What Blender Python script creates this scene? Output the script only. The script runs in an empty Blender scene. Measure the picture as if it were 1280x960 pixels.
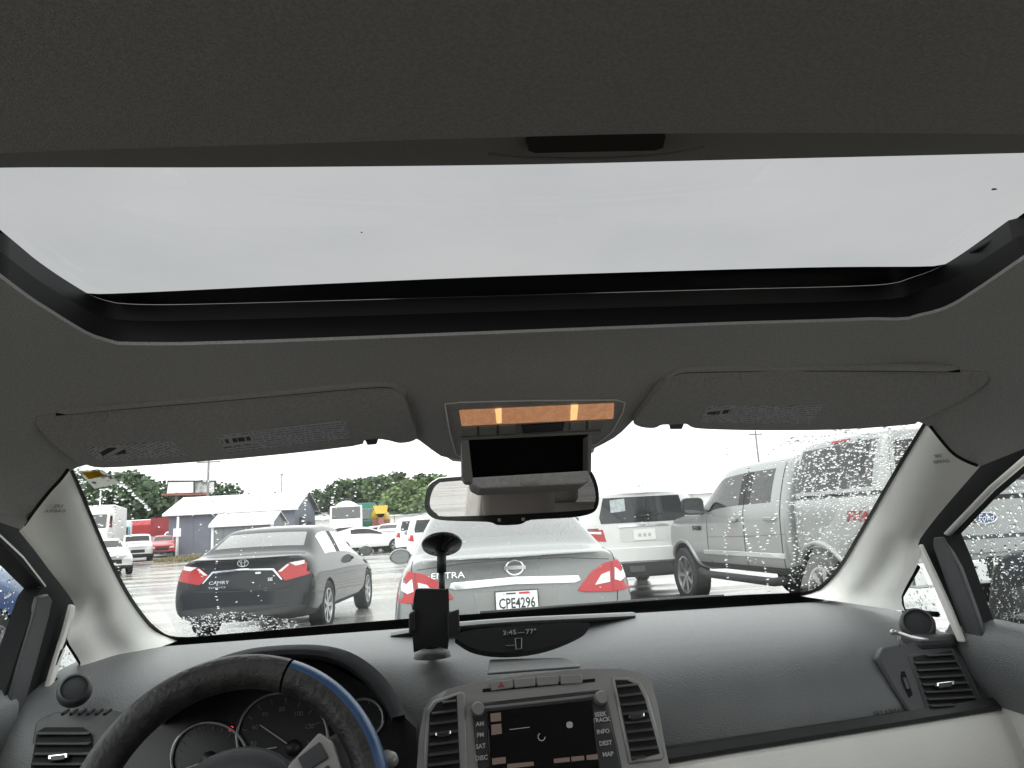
import bpy, bmesh, math, random
from mathutils import Vector, Matrix, noise
from mathutils.bvhtree import BVHTree
random.seed(7)
SC = bpy.context.scene
COL = SC.collection
R_ = math.radians

# ------------------------------------------------------------------ camera
CAM = Vector((-0.115, 0.0, 1.28)); YAW, PITCH, ROLL, FPX = R_(6.3), R_(10.9), R_(3.1), 920.0
_f = Vector((math.sin(YAW)*math.cos(PITCH), math.cos(YAW)*math.cos(PITCH), math.sin(PITCH)))
_r0 = Vector((math.cos(YAW), -math.sin(YAW), 0.0)); _u0 = _r0.cross(_f)
_r = _r0*math.cos(ROLL) - _u0*math.sin(ROLL)
_u = _r0*math.sin(ROLL) + _u0*math.cos(ROLL)
cd = bpy.data.cameras.new('camera'); cam = bpy.data.objects.new('camera', cd); COL.objects.link(cam)
cd.sensor_width = 36.0; cd.lens = 36.0*FPX/1280.0; cd.clip_start = 0.02; cd.clip_end = 2000
cam.matrix_world = Matrix(((_r.x, _u.x, -_f.x, CAM.x), (_r.y, _u.y, -_f.y, CAM.y), (_r.z, _u.z, -_f.z, CAM.z), (0, 0, 0, 1)))
SC.camera = cam

# ------------------------------------------------------------------ sky, sun, exposure
SUN_EL, SUN_AZ = R_(58), R_(200)
w = bpy.data.worlds.new('World'); SC.world = w; w.use_nodes = True
nt = w.node_tree; nt.nodes.clear()
o_ = nt.nodes.new('ShaderNodeOutputWorld'); b_ = nt.nodes.new('ShaderNodeBackground')
sk = nt.nodes.new('ShaderNodeTexSky'); sk.sky_type = 'NISHITA'; sk.sun_disc = False
sk.sun_elevation = SUN_EL; sk.sun_rotation = SUN_AZ; sk.dust_density = 6.0; sk.air_density = 1.2; sk.altitude = 0
hs = nt.nodes.new('ShaderNodeHueSaturation'); hs.inputs['Saturation'].default_value = 0.06
# an even cloud deck: the sky light scattered by the overcast, with faint mottling
tc = nt.nodes.new('ShaderNodeTexCoord'); nz = nt.nodes.new('ShaderNodeTexNoise'); nz.inputs['Scale'].default_value = 2.2
nz.inputs['Detail'].default_value = 5; mr = nt.nodes.new('ShaderNodeMapRange')
mr.inputs['From Min'].default_value = 0.3; mr.inputs['From Max'].default_value = 0.7
mr.inputs['To Min'].default_value = 9.9; mr.inputs['To Max'].default_value = 10.6
mx = nt.nodes.new('ShaderNodeMix'); mx.data_type = 'RGBA'; mx.inputs['Factor'].default_value = 0.8
nt.links.new(tc.outputs['Generated'], nz.inputs['Vector']); nt.links.new(nz.outputs['Fac'], mr.inputs['Value'])
nt.links.new(sk.outputs['Color'], hs.inputs['Color']); nt.links.new(hs.outputs['Color'], mx.inputs['A'])
nt.links.new(mr.outputs['Result'], mx.inputs['B']); nt.links.new(mx.outputs['Result'], b_.inputs['Color'])
b_.inputs['Strength'].default_value = 0.11
nt.links.new(b_.outputs['Background'], o_.inputs['Surface'])
sl = bpy.data.lights.new('sun', 'SUN'); sl.energy = 0.6; sl.angle = R_(40); sl.color = (1, 0.98, 0.95)
so = bpy.data.objects.new('sun', sl); COL.objects.link(so)
_sd = Vector((math.sin(SUN_AZ)*math.cos(SUN_EL), math.cos(SUN_AZ)*math.cos(SUN_EL), math.sin(SUN_EL)))
so.rotation_euler = (-_sd).to_track_quat('-Z', 'Y').to_euler(); so.location = (0, 0, 30)
vs = SC.view_settings; vs.view_transform = "Standard"; vs.look = 'None'; vs.gamma = 1.0; vs.use_curve_mapping = False
vs.exposure = 1.25; vs.exposure += 0
SC.render.engine = 'CYCLES'; cy = SC.cycles
cy.use_denoising = True; cy.max_bounces = 12; cy.diffuse_bounces = 6; cy.transparent_max_bounces = 24
cy.transmission_bounces = 10; cy.glossy_bounces = 6; cy.caustics_refractive = False; cy.caustics_reflective = False
cy.sample_clamp_indirect = 6

# ------------------------------------------------------------------ pixel rays (photograph pixels, 1280 x 960)
def ray(px, py): return _f + _r*((px-640)/FPX) + _u*((480-py)/FPX)
def onX(px, py, X): d = ray(px, py); return CAM + d*((X-CAM.x)/d.x)
def onY(px, py, Y): d = ray(px, py); return CAM + d*((Y-CAM.y)/d.y)
def onZ(px, py, Z): d = ray(px, py); return CAM + d*((Z-CAM.z)/d.z)
def atD(px, py, D): return CAM + ray(px, py)*D
def onP(px, py, p, n):
    d = ray(px, py); n = Vector(n); return CAM + d*((Vector(p)-CAM).dot(n)/d.dot(n))
def onF(px, py, f, lo=0.15, hi=4.0):
    d = ray(px, py); a, fa = lo, f(CAM+d*lo)
    n = 60
    for i in range(1, n+1):
        b = lo+(hi-lo)*i/n; fb = f(CAM+d*b)
        if fa*fb <= 0:
            for _ in range(30):
                m = (a+b)/2; fm = f(CAM+d*m)
                if fa*fm <= 0: b = m
                else: a, fa = m, fm
            return CAM+d*((a+b)/2)
        a, fa = b, fb
    return CAM+d*hi

# ------------------------------------------------------------------ materials
MT = {}
def mat(name, col=(.5, .5, .5), rough=.5, metal=0., var=0., vscale=8., bump=0., bscale=200., coat=0., spec=.5, col2=None, emit=None, estr=0., sheen=0., vdet=4):
    if name in MT: return MT[name]
    m = bpy.data.materials.new(name); m.use_nodes = True; MT[name] = m
    t = m.node_tree; p = t.nodes['Principled BSDF']
    p.inputs['Base Color'].default_value = (*col, 1); p.inputs['Roughness'].default_value = rough
    p.inputs['Metallic'].default_value = metal; p.inputs['Coat Weight'].default_value = coat
    p.inputs['Coat Roughness'].default_value = .04; p.inputs['Specular IOR Level'].default_value = spec
    p.inputs['Sheen Weight'].default_value = sheen
    if emit: p.inputs['Emission Color'].default_value = (*emit, 1); p.inputs['Emission Strength'].default_value = estr
    c = t.nodes.new('ShaderNodeTexCoord')
    if var or col2:
        n = t.nodes.new('ShaderNodeTexNoise'); n.inputs['Scale'].default_value = vscale; n.inputs['Detail'].default_value = vdet
        r = t.nodes.new('ShaderNodeValToRGB'); e = r.color_ramp.elements
        c2 = col2 or tuple(min(1, x*(1+var)) for x in col); c1 = col if col2 else tuple(x*(1-var) for x in col)
        e[0].position, e[1].position = .36, .64; e[0].color = (*c1, 1); e[1].color = (*c2, 1)
        t.links.new(c.outputs['Object'], n.inputs['Vector']); t.links.new(n.outputs['Fac'], r.inputs['Fac'])
        t.links.new(r.outputs['Color'], p.inputs['Base Color'])
        ma = t.nodes.new('ShaderNodeMapRange'); ma.inputs['To Min'].default_value = max(0, rough-.06); ma.inputs['To Max'].default_value = min(1, rough+.08)
        t.links.new(n.outputs['Fac'], ma.inputs['Value']); t.links.new(ma.outputs['Result'], p.inputs['Roughness'])
    if bump:
        n = t.nodes.new('ShaderNodeTexNoise'); n.inputs['Scale'].default_value = bscale; n.inputs['Detail'].default_value = 3
        b = t.nodes.new('ShaderNodeBump'); b.inputs['Strength'].default_value = bump; b.inputs['Distance'].default_value = .002
        t.links.new(c.outputs['Object'], n.inputs['Vector']); t.links.new(n.outputs['Fac'], b.inputs['Height'])
        t.links.new(b.outputs['Normal'], p.inputs['Normal'])
    return m
def glass(name, tint=(1, 1, 1), refl=1.0, rough=0.0, dirt=0.0):
    """thin pane: tinted see-through plus Fresnel mirror reflection"""
    if name in MT: return MT[name]
    m = bpy.data.materials.new(name); m.use_nodes = True; MT[name] = m; t = m.node_tree; t.nodes.clear()
    o = t.nodes.new('ShaderNodeOutputMaterial'); x = t.nodes.new('ShaderNodeMixShader')
    tr = t.nodes.new('ShaderNodeBsdfTransparent'); tr.inputs['Color'].default_value = (*tint, 1)
    g = t.nodes.new('ShaderNodeBsdfGlossy'); g.inputs['Roughness'].default_value = rough
    fr = t.nodes.new('ShaderNodeFresnel'); fr.inputs['IOR'].default_value = 1.5
    mu = t.nodes.new('ShaderNodeMath'); mu.operation = 'MULTIPLY'; mu.inputs[1].default_value = refl
    t.links.new(fr.outputs[0], mu.inputs[0]); t.links.new(mu.outputs[0], x.inputs[0])
    t.links.new(tr.outputs[0], x.inputs[1]); t.links.new(g.outputs[0], x.inputs[2])
    last = x
    if dirt:
        df = t.nodes.new('ShaderNodeBsdfDiffuse'); df.inputs['Color'].default_value = (.7, .7, .7, 1)
        n = t.nodes.new('ShaderNodeTexNoise'); n.inputs['Scale'].default_value = 9; n.inputs['Detail'].default_value = 6
        c = t.nodes.new('ShaderNodeTexCoord'); q = t.nodes.new('ShaderNodeMapRange')
        q.inputs['From Min'].default_value = .4; q.inputs['From Max'].default_value = .8; q.inputs['To Min'].default_value = dirt*.4; q.inputs['To Max'].default_value = dirt
        y = t.nodes.new('ShaderNodeMixShader')
        t.links.new(c.outputs['Object'], n.inputs['Vector']); t.links.new(n.outputs['Fac'], q.inputs['Value']); t.links.new(q.outputs['Result'], y.inputs[0])
        t.links.new(x.outputs[0], y.inputs[1]); t.links.new(df.outputs[0], y.inputs[2]); last = y
    t.links.new(last.outputs[0], o.inputs['Surface'])
    return m

# ------------------------------------------------------------------ mesh building
class MB:
    def __init__(s): s.v = []; s.f = []; s.m = []
    def add(s, vs, fs, m=0):
        k = len(s.v); s.v += [tuple(v) for v in vs]; s.f += [tuple(i+k for i in f) for f in fs]; s.m += [m]*len(fs); return s
    def box(s, c, d, rot=None, m=0):
        c = Vector(c); q = []
        for x in (-.5, .5):
            for y in (-.5, .5):
                for z in (-.5, .5):
                    p = Vector((x*d[0], y*d[1], z*d[2]))
                    q.append((rot @ p if rot else p)+c)
        return s.add(q, [(0, 1, 3, 2), (4, 6, 7, 5), (0, 4, 5, 1), (2, 3, 7, 6), (0, 2, 6, 4), (1, 5, 7, 3)], m)
    def bar(s, a, b, wd, h, m=0):
        a, b = Vector(a), Vector(b); d = (b-a); L = d.length
        return s.box((a+b)/2, (wd, L, h), d.to_track_quat('Y', 'Z').to_matrix(), m)
    def grid(s, rows, cu=False, cv=False, m=0):
        n = len(rows); k = len(rows[0]); fs = []
        for i in range(n if cv else n-1):
            for j in range(k if cu else k-1):
                i2, j2 = (i+1) % n, (j+1) % k
                fs.append((i*k+j, i*k+j2, i2*k+j2, i2*k+j))
        return s.add([p for r in rows for p in r], fs, m)
    def tube(s, pts, r, n=8, closed=False, m=0, cap=True):
        pts = [Vector(p) for p in pts]; N = len(pts); rows = []
        rr = r if isinstance(r, (list, tuple)) else [r]*N
        ref = None
        for i, p in enumerate(pts):
            t = (pts[(i+1) % N]-pts[i-1]) if closed else (pts[min(i+1, N-1)]-pts[max(i-1, 0)])
            t.normalize()
            if ref is None: ref = Vector((0, 0, 1)) if abs(t.z) < .9 else Vector((1, 0, 0))
            a = t.cross(ref).normalized(); b = a.cross(t).normalized(); ref = b
            rows.append([p+(a*math.cos(2*math.pi*j/n)+b*math.sin(2*math.pi*j/n))*rr[i] for j in range(n)])
        s.grid(rows, cu=True, cv=closed, m=m)
        if cap and not closed:
            k = len(s.v)-N*n
            s.f.append(tuple(k+j for j in reversed(range(n)))); s.m.append(m)
            s.f.append(tuple(k+(N-1)*n+j for j in range(n))); s.m.append(m)
        return s
    def lathe(s, prof, o=(0, 0, 0), ax=(1, 0, 0), n=24, m=0):
        """prof: (radius, along axis) pairs"""
        ax = Vector(ax).normalized(); o = Vector(o)
        a = ax.orthogonal().normalized(); b = ax.cross(a)
        rows = [[o+ax*h+(a*math.cos(2*math.pi*j/n)+b*math.sin(2*math.pi*j/n))*r for j in range(n)] for r, h in prof]
        return s.grid(rows, cu=True, m=m)
    def prism(s, poly, d, m=0):
        d = Vector(d); n = len(poly); q = [Vector(p) for p in poly]
        fs = [tuple(range(n)), tuple(range(2*n-1, n-1, -1))]+[(i, i+n, (i+1) % n+n, (i+1) % n) for i in range(n)]
        return s.add(q+[p+d for p in q], fs, m)
    def build(s, name, mats, parent=None, smooth=False, bevel=0, sub=0, angle=None, seg=2):
        me = bpy.data.meshes.new(name); me.from_pydata(s.v, [], s.f)
        mats = mats if isinstance(mats, (list, tuple)) else [mats]
        for x in mats: me.materials.append(x)
        if len(mats) > 1: me.polygons.foreach_set('material_index', s.m)
        bm = bmesh.new(); bm.from_mesh(me); bmesh.ops.recalc_face_normals(bm, faces=bm.faces); bm.to_mesh(me); bm.free()
        if smooth: me.shade_smooth()
        if smooth and angle: me.set_sharp_from_angle(angle=R_(angle))
        me.update()
        o = bpy.data.objects.new(name, me); COL.objects.link(o)
        if parent: o.parent = parent
        if bevel:
            b = o.modifiers.new('bevel', 'BEVEL'); b.width = bevel; b.segments = seg; b.limit_method = 'ANGLE'; b.angle_limit = R_(35)
            if smooth: b.harden_normals = False
        if sub:
            q = o.modifiers.new('sub', 'SUBSURF'); q.levels = q.render_levels = sub
        return o
def tag(o, label=None, cat=None, group=None, kind=None):
    for k, v in (('label', label), ('category', cat), ('group', group), ('kind', kind)):
        if v: o[k] = v
    return o
def empty(name, loc=(0, 0, 0), rz=0, parent=None):
    o = bpy.data.objects.new(name, None); COL.objects.link(o); o.location = loc; o.rotation_euler = (0, 0, rz); o.empty_display_size = .1
    if parent: o.parent = parent
    return o
def copy_tree(o, parent=None):
    c = o.copy(); COL.objects.link(c); c.parent = parent
    for ch in list(o.children): copy_tree(ch, c)
    return c
def cutpoly(poly, step):
    """2D polygon -> triangles cut on a grid; returns verts2d, faces, boundary loops"""
    bm = bmesh.new(); vs = [bm.verts.new((p[0], p[1], 0)) for p in poly]; bm.faces.new(vs)
    bmesh.ops.triangulate(bm, faces=bm.faces[:])
    for ax in (0, 1):
        lo = min(p[ax] for p in poly); hi = max(p[ax] for p in poly); n = max(1, int((hi-lo)/step))
        for i in range(1, n):
            c = [0, 0, 0]; c[ax] = lo+(hi-lo)*i/n; no = [0, 0, 0]; no[ax] = 1
            bmesh.ops.bisect_plane(bm, geom=bm.verts[:]+bm.edges[:]+bm.faces[:], plane_co=c, plane_no=no, dist=1e-6)
    bmesh.ops.dissolve_degenerate(bm, dist=1e-6, edges=bm.edges[:])
    bm.verts.ensure_lookup_table(); bm.verts.index_update()
    V = [(v.co.x, v.co.y) for v in bm.verts]; Fc = [tuple(v.index for v in f.verts) for f in bm.faces]
    bd = [(e.verts[0].index, e.verts[1].index) for e in bm.edges if len(e.link_faces) == 1]
    bm.free(); return V, Fc, bd
def skin(mb, poly, fn, back, step, m=0, hole=None):
    """patch whose front follows fn(u,v) and whose rim goes back by the vector (or function) back"""
    V, Fc, bd = cutpoly(poly, step); P = [Vector(fn(*v)) for v in V]; n = len(P)
    B = back if callable(back) else (lambda p: p+Vector(back))
    Q = [B(p) for p in P]
    mb.add(P+Q, Fc+[tuple(i+n for i in reversed(f)) for f in Fc]+[(a, b, b+n, a+n) for a, b in bd], m); return mb
def rrect(x0, y0, x1, y1, r, n=4):
    out = []
    for cx, cy_, a0 in ((x1-r, y1-r, 0), (x0+r, y1-r, 90), (x0+r, y0+r, 180), (x1-r, y0+r, 270)):
        for i in range(n+1):
            a = R_(a0+90*i/n); out.append((cx+r*math.cos(a), cy_+r*math.sin(a)))
    return out
def ellipse(cx, cy_, rx, ry, n=24, a0=0, a1=360):
    return [(cx+rx*math.cos(R_(a0+(a1-a0)*i/n)), cy_+ry*math.sin(R_(a0+(a1-a0)*i/n))) for i in range(n)]
def smoothline(pts, n=6):
    """Catmull-Rom through points"""
    P = [Vector(p) for p in pts]; out = []
    for i in range(len(P)-1):
        a, b, c, d = P[max(i-1, 0)], P[i], P[i+1], P[min(i+2, len(P)-1)]
        for k in range(n):
            t = k/n; out.append(.5*((2*b)+(c-a)*t+(2*a-5*b+4*c-d)*t*t+(3*b-a-3*c+d)*t**3))
    out.append(P[-1]); return out
def resample(pts, n):
    P = [Vector(p) for p in pts]; L = [0]
    for i in range(1, len(P)): L.append(L[-1]+(P[i]-P[i-1]).length)
    out = []; j = 0
    for i in range(n):
        t = L[-1]*i/(n-1)
        while j < len(P)-2 and L[j+1] < t: j += 1
        q = (t-L[j])/max(1e-9, L[j+1]-L[j]); out.append(P[j].lerp(P[j+1], q))
    return out
def text_mesh(txt, size=1., ext=.0, shear=0., bold=0.):
    c = bpy.data.curves.new('t', 'FONT'); c.body = txt; c.size = size; c.extrude = ext; c.shear = shear; c.offset = bold
    c.align_x = 'CENTER'; c.align_y = 'CENTER'; c.resolution_u = 2
    o = bpy.data.objects.new('t', c); COL.objects.link(o)
    dg = bpy.context.evaluated_depsgraph_get(); me = bpy.data.meshes.new_from_object(o.evaluated_get(dg))
    bpy.data.objects.remove(o); bpy.data.curves.remove(c); return me
def text(name, txt, size, origin, right, up, m, parent=None, ext=.0005, shear=0., sx=1., bold=0.):
    me = text_mesh(txt, size, ext, shear, bold); r = Vector(right).normalized(); u = Vector(up).normalized(); n = r.cross(u)
    o_ = Vector(origin)
    for v in me.vertices: v.co = o_+r*(v.co.x*sx)+u*v.co.y+n*v.co.z
    me.materials.clear(); me.materials.append(m); me.name = name
    o = bpy.data.objects.new(name, me); COL.objects.link(o)
    if parent: o.parent = parent
    return o
def G(x, y):
    """height of the ground: the lot climbs gently away from the car"""
    t = max(0., y-14.0); return .013*t*t/(t+6.0) if t < 400 else 5.1
def gpx(px, py, Y):
    p = onY(px, py, Y); return Vector((p.x, Y, G(p.x, Y)))

# ---- shared materials
m_head = mat('headliner_fabric', (.42, .41, .40), .95, var=.10, vscale=420, vdet=6, bump=.9, bscale=700, spec=.1)
m_visor = mat('visor_fabric', (.36, .35, .34), .9, var=.10, vscale=300, vdet=6, bump=.5, bscale=700, spec=.15)
m_trim = mat('pale_grey_trim', (.80, .795, .755), .55, var=.03, vscale=6, bump=.25, bscale=500)
m_dash = mat('dark_soft_dash', (.118, .123, .127), .42, var=.10, vscale=5, bump=.55, bscale=420)
m_black = mat('black_plastic', (.014, .014, .015), .45, var=.1, vscale=20)
m_dgrey = mat('dark_grey_plastic', (.045, .046, .05), .5, var=.08, vscale=15, bump=.2, bscale=400)
m_seal = mat('black_rubber_seal', (.009, .009, .010), .8, spec=.2)
m_silver = mat('satin_silver_plastic', (.30, .30, .29), .42, metal=.35, var=.04, vscale=10)
m_cream = mat('cream_lower_trim', (.70, .695, .665), .6, var=.03, vscale=7, bump=.3, bscale=420)
m_chrome = mat('chrome', (.75, .76, .77), .12, metal=1.)
m_gloss = mat('black_gloss', (.006, .006, .007), .08)
m_print = mat('white_print', (.55, .55, .54), .6)
m_print2 = mat('dim_grey_print', (.22, .22, .22), .6)
# ================================================================== ground
def ground_mat():
    m = bpy.data.materials.new('wet_lot'); m.use_nodes = True; t = m.node_tree; p = t.nodes['Principled BSDF']; L = t.links.new
    c = t.nodes.new('ShaderNodeTexCoord')
    def noi(sc, det=5, stretch=None):
        n = t.nodes.new('ShaderNodeTexNoise'); n.inputs['Scale'].default_value = sc; n.inputs['Detail'].default_value = det
        if stretch:
            mp = t.nodes.new('ShaderNodeMapping'); mp.inputs['Scale'].default_value = stretch; mp.inputs['Rotation'].default_value = (0, 0, .12); L(c.outputs['Object'], mp.inputs['Vector']); L(mp.outputs[0], n.inputs['Vector'])
        else: L(c.outputs['Object'], n.inputs['Vector'])
        return n.outputs['Fac']
    def ramp(s, a, b, ca, cb):
        r = t.nodes.new('ShaderNodeValToRGB'); e = r.color_ramp.elements; e[0].position, e[1].position = a, b; e[0].color, e[1].color = (*ca, 1), (*cb, 1); L(s, r.inputs['Fac']); return r.outputs['Color']
    def mix(f, a, b):
        x = t.nodes.new('ShaderNodeMix'); x.data_type = 'RGBA'; L(f, x.inputs['Factor']); L(a, x.inputs['A']); L(b, x.inputs['B']); return x.outputs['Result']
    gravel = ramp(noi(14, 6), .35, .7, (.30, .295, .285), (.48, .475, .46))
    dirt = ramp(noi(3, 6), .35, .7, (.28, .25, .215), (.40, .37, .32))
    wet = noi(.55, 4, (.35, 1.6, 1)); patch = noi(.09, 3)
    base = mix(ramp(patch, .46, .58, (0, 0, 0), (1, 1, 1)), gravel, dirt)
    wetf = ramp(wet, .40, .52, (0, 0, 0), (1, 1, 1))
    hv = t.nodes.new('ShaderNodeHueSaturation'); hv.inputs['Value'].default_value = .7; L(base, hv.inputs['Color'])
    L(mix(wetf, base, hv.outputs['Color']), p.inputs['Base Color'])
    L(ramp(wet, .38, .52, (.6, .6, .6), (.07, .07, .07)), p.inputs['Roughness'])
    b = t.nodes.new('ShaderNodeBump'); b.inputs['Strength'].default_value = .2; b.inputs['Distance'].default_value = .02
    L(noi(30, 5), b.inputs['Height']); L(b.outputs['Normal'], p.inputs['Normal'])
    return m
ys = [-60, -20, 0, 8, 14, 17, 20, 24, 28, 33, 40, 48, 58, 70, 85, 105, 140, 200, 300, 600, 1500]
tag(MB().grid([[Vector((x, y, G(x, y))) for x in (-900, -300, -100, -40, 0, 40, 100, 300, 900)] for y in ys]).build('ground', ground_mat(), smooth=True), kind='structure')

# ================================================================== buildings
m_wall = mat('blue_grey_metal_wall', (.155, .165, .205), .55, var=.06, vscale=2)
m_wall2 = mat('grey_metal_wall', (.19, .20, .22), .55, var=.06, vscale=2)
m_roof = mat('white_metal_roof', (.80, .81, .82), .4, var=.03, vscale=3)
m_white = mat('white_paint', (.78, .78, .77), .5, var=.04, vscale=3)
m_dark = mat('dark_opening', (.02, .02, .022), .5)
m_post = mat('weathered_grey_post', (.20, .19, .18), .7, var=.1, vscale=10)
def shed(name, loc, rz, w_, d_, h, rise, over, label, wall, trim=None, door_x=None, doors=()):
    """gabled shed: width along x, ridge along x, gable ends at +-x"""
    r = tag(empty(name, loc, rz), label, 'building')
    mb = MB(); a, b = w_/2, d_/2
    mb.add([(-a, -b, 0), (a, -b, 0), (a, b, 0), (-a, b, 0), (-a, -b, h), (a, -b, h), (a, b, h), (-a, b, h), (-a, 0, h+rise), (a, 0, h+rise)],
           [(0, 1, 5, 4), (1, 2, 6, 9, 5), (2, 3, 7, 6), (3, 0, 4, 8, 7)])
    mb.build('wall', wall, r)
    n = max(6, int(w_/.9))
    for s in (-1, 1):
        k = over/b
        for i in range(n):                                # standing-seam roof sheets
            x0 = -a-over+(w_+2*over)*i/n; x1 = -a-over+(w_+2*over)*(i+1)/n-.03
            q = [(x0, s*(b+over), h-rise*k), (x1, s*(b+over), h-rise*k), (x1, 0, h+rise), (x0, 0, h+rise)]
            MB().prism([Vector(p)+Vector((0, 0, .02)) for p in q], (0, 0, .05)).build('roof_sheet', m_roof, r)
        mb = MB(); q = [(-a-over+.02, s*(b+over-.02), h-rise*k), (a+over-.02, s*(b+over-.02), h-rise*k), (a+over-.02, 0, h+rise), (-a-over+.02, 0, h+rise)]
        mb.prism([Vector(p) for p in q], (0, 0, .018)); mb.build('roof_deck', m_post, r)
        MB().box((0, s*(b+over+.03), h-rise*k-.02), (w_+2*over, .05, .16)).build('fascia', trim or m_white, r)
    if trim:
        for x in (-a, a):
            for y in (-b, b): MB().box((x, y, h/2), (.14, .14, h)).build('corner_trim', trim, r)
    for x, w2, h2, side_ in doors:
        if side_ == 'f': MB().box((x, -b-.02, h2/2), (w2, .06, h2)).build('door', m_dark, r)
        else: MB().box((a+.02, x, h2/2+.1), (.06, w2, h2)).build('opening', m_dark, r)
    for i in range(int(w_/1.2)):
        x = -a+.6+i*1.2; MB().box((x, -b-.012, h/2), (.03, .03, h-.1)).build('wall_rib', wall, r)
    return r
pA = gpx(300, 690, 58)
shed('metal_shed', (pA.x-.3, 61, G(0, 58)-.1), R_(-3), 9.2, 7.0, 3.15, 1.25, .35, 'large blue-grey metal shed with white roof behind the black sedan', m_wall, None, None, [(-1.2, 1.5, 2.3, 's'), (1.4, 1.2, 2.0, 's')])
pB = gpx(318, 690, 47)
shed('storage_shed', (pB.x-.3, 47, G(0, 47)-.1), R_(-6), 3.5, 2.4, 2.05, .55, .18, 'small grey storage shed with white trim in front of larger shed', m_wall2, m_white, None, [(0, .9, 1.5, 's')])
def warehouse(name, p0, p1, h, dep, label, wall):
    a, b = Vector(p0), Vector(p1); d = (b-a); L = d.length
    r = tag(empty(name, a, math.atan2(d.y, d.x)), label, 'building')
    n = max(4, int(L/3))
    for i in range(n): MB().box((L*(i+.5)/n, dep/2, h/2), (L/n-.06, dep, h)).build('wall_panel', wall, r)
    MB().prism([(-.4, -.4, h), (-.4, dep/2, h+1.0), (-.4, dep+.4, h)], (L+.8, 0, 0)).build('roof', m_roof, r)
    return r
a, b = gpx(360, 660, 92), gpx(545, 660, 92)
warehouse('warehouse', (a.x, 92, G(0, 92)-.3), (b.x+14, 92, G(0, 92)-.3), 2.6, 10, 'long low white warehouse below the trees behind the yellow truck', m_white)
a, b = gpx(700, 640, 85), gpx(1300, 620, 75)
warehouse('warehouse', (a.x, 85, G(0, 80)-.3), (b.x, 78, G(0, 80)-.3), 3.3, 12, 'long white warehouse behind the white SUV and the pickup', m_white)
a, b = gpx(100, 680, 80), gpx(232, 680, 80)
warehouse('warehouse', (a.x-8, 82, G(0, 80)-.2), (b.x, 80, G(0, 80)-.2), 2.5, 8, 'long pale warehouse beneath the wooded hill at the far left', mat('pale_grey_wall', (.50, .50, .49), .6, var=.1, vscale=.6))

# billboard on the hill, poles
BY = 120
def bb(a, b): return onY(a, b, BY)
bl = tag(empty('billboard', (bb(240, 625).x, BY, G(0, BY))), 'billboard with two pale panels rising above the shed roof at left', 'billboard')
o0 = Vector(bl.location)
for q, m_ in (([(211, 603), (242, 602.5), (242, 616), (209, 617)], m_white), ([(244, 602.5), (268, 602.5), (268, 615.5), (244, 616)], mat('faded_poster', (.12, .13, .13), .6, col2=(.70, .70, .70), vscale=.8))):
    skin(MB(), q, lambda a, b: bb(a, b)-o0+Vector((0, -.2, 0)), (0, .15, 0), 400).build('poster_panel', m_, bl)
skin(MB(), [(209, 600.5), (270, 600.5), (270, 617.5), (209, 618.5)], lambda a, b: bb(a, b)-o0, (0, .3, 0), 400).build('backing_frame', m_dark, bl)
skin(MB(), [(206, 618), (262, 617), (262, 619), (206, 620)], lambda a, b: bb(a, b)-o0+Vector((0, -1.2, 0)), (0, 1.2, 0), 400).build('catwalk', mat('rust_red', (.25, .09, .07), .7), bl)
for a in (221, 257): MB().tube([bb(a, 616)-o0, (bb(a, 616).x-o0.x, 0, 0)], .3, 8).build('post', m_post, bl)
def pole(px, top, Y, r, label, dz=0):
    b = gpx(px, 650, Y); p = onY(px, top, Y); h = p.z-b.z
    t = tag(empty('utility_pole', b), label, 'pole'); MB().tube([(0, 0, 0), (0, 0, h)], [r, r*.7], 8).build('shaft', m_post, t, smooth=True)
    return t, h
t, h = pole(259, 570, 75, .16, 'tall dark utility pole behind the left end of the blue-grey shed')
MB().box((0, 0, h-.6), (2.2, .12, .12)).build('crossarm', m_post, t)
t, h = pole(352, 592, 70, .08, 'thin grey pole sticking up over the right end of shed roof')
MB().box((0, 0, h-.1), (.3, .1, .08)).build('cap', m_post, t)
t, h = pole(957, 538, 60, .11, 'dark pole standing behind the cab of the silver pickup truck')
MB().box((0, 0, h-.3), (1.2, .1, .1)).build('crossarm', m_post, t)
t, h = pole(222.5, 646, 48, .10, 'white post by the grass strip left of the blue-grey shed'); t.children[0].data.materials[0] = m_white
MB().box((0, -.1, 1.6), (.45, .04, .5)).build('plate', m_white, t)
t, h = pole(124, 612, 70, .09, 'thin pale pole at far left in front of the wooded hill'); t.children[0].data.materials[0] = m_white
MB().box((.3, 0, h), (.8, .2, .1)).build('lamp_head', m_white, t)
# grass strip and bits of debris on the lot
mb = MB(); ga, gb = gpx(205, 695, 46), gpx(262, 695, 46)
for i in range(1500):
    x = random.uniform(ga.x, gb.x); y = random.uniform(44, 49); h = random.uniform(.08, .28); a = random.uniform(0, 3.14); z = G(x, y)
    c_, s_ = math.cos(a)*.05, math.sin(a)*.05
    mb.add([(x-c_, y-s_, z), (x+c_, y+s_, z), (x+random.uniform(-.1, .1), y+random.uniform(-.1, .1), z+h)], [(0, 1, 2)])
tag(mb.build('grass', mat('dry_grass', (.16, .15, .06), .9, col2=(.30, .24, .13), vscale=2)), 'strip of dry grass along the foot of the blue-grey shed', 'grass', kind='stuff')

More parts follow.
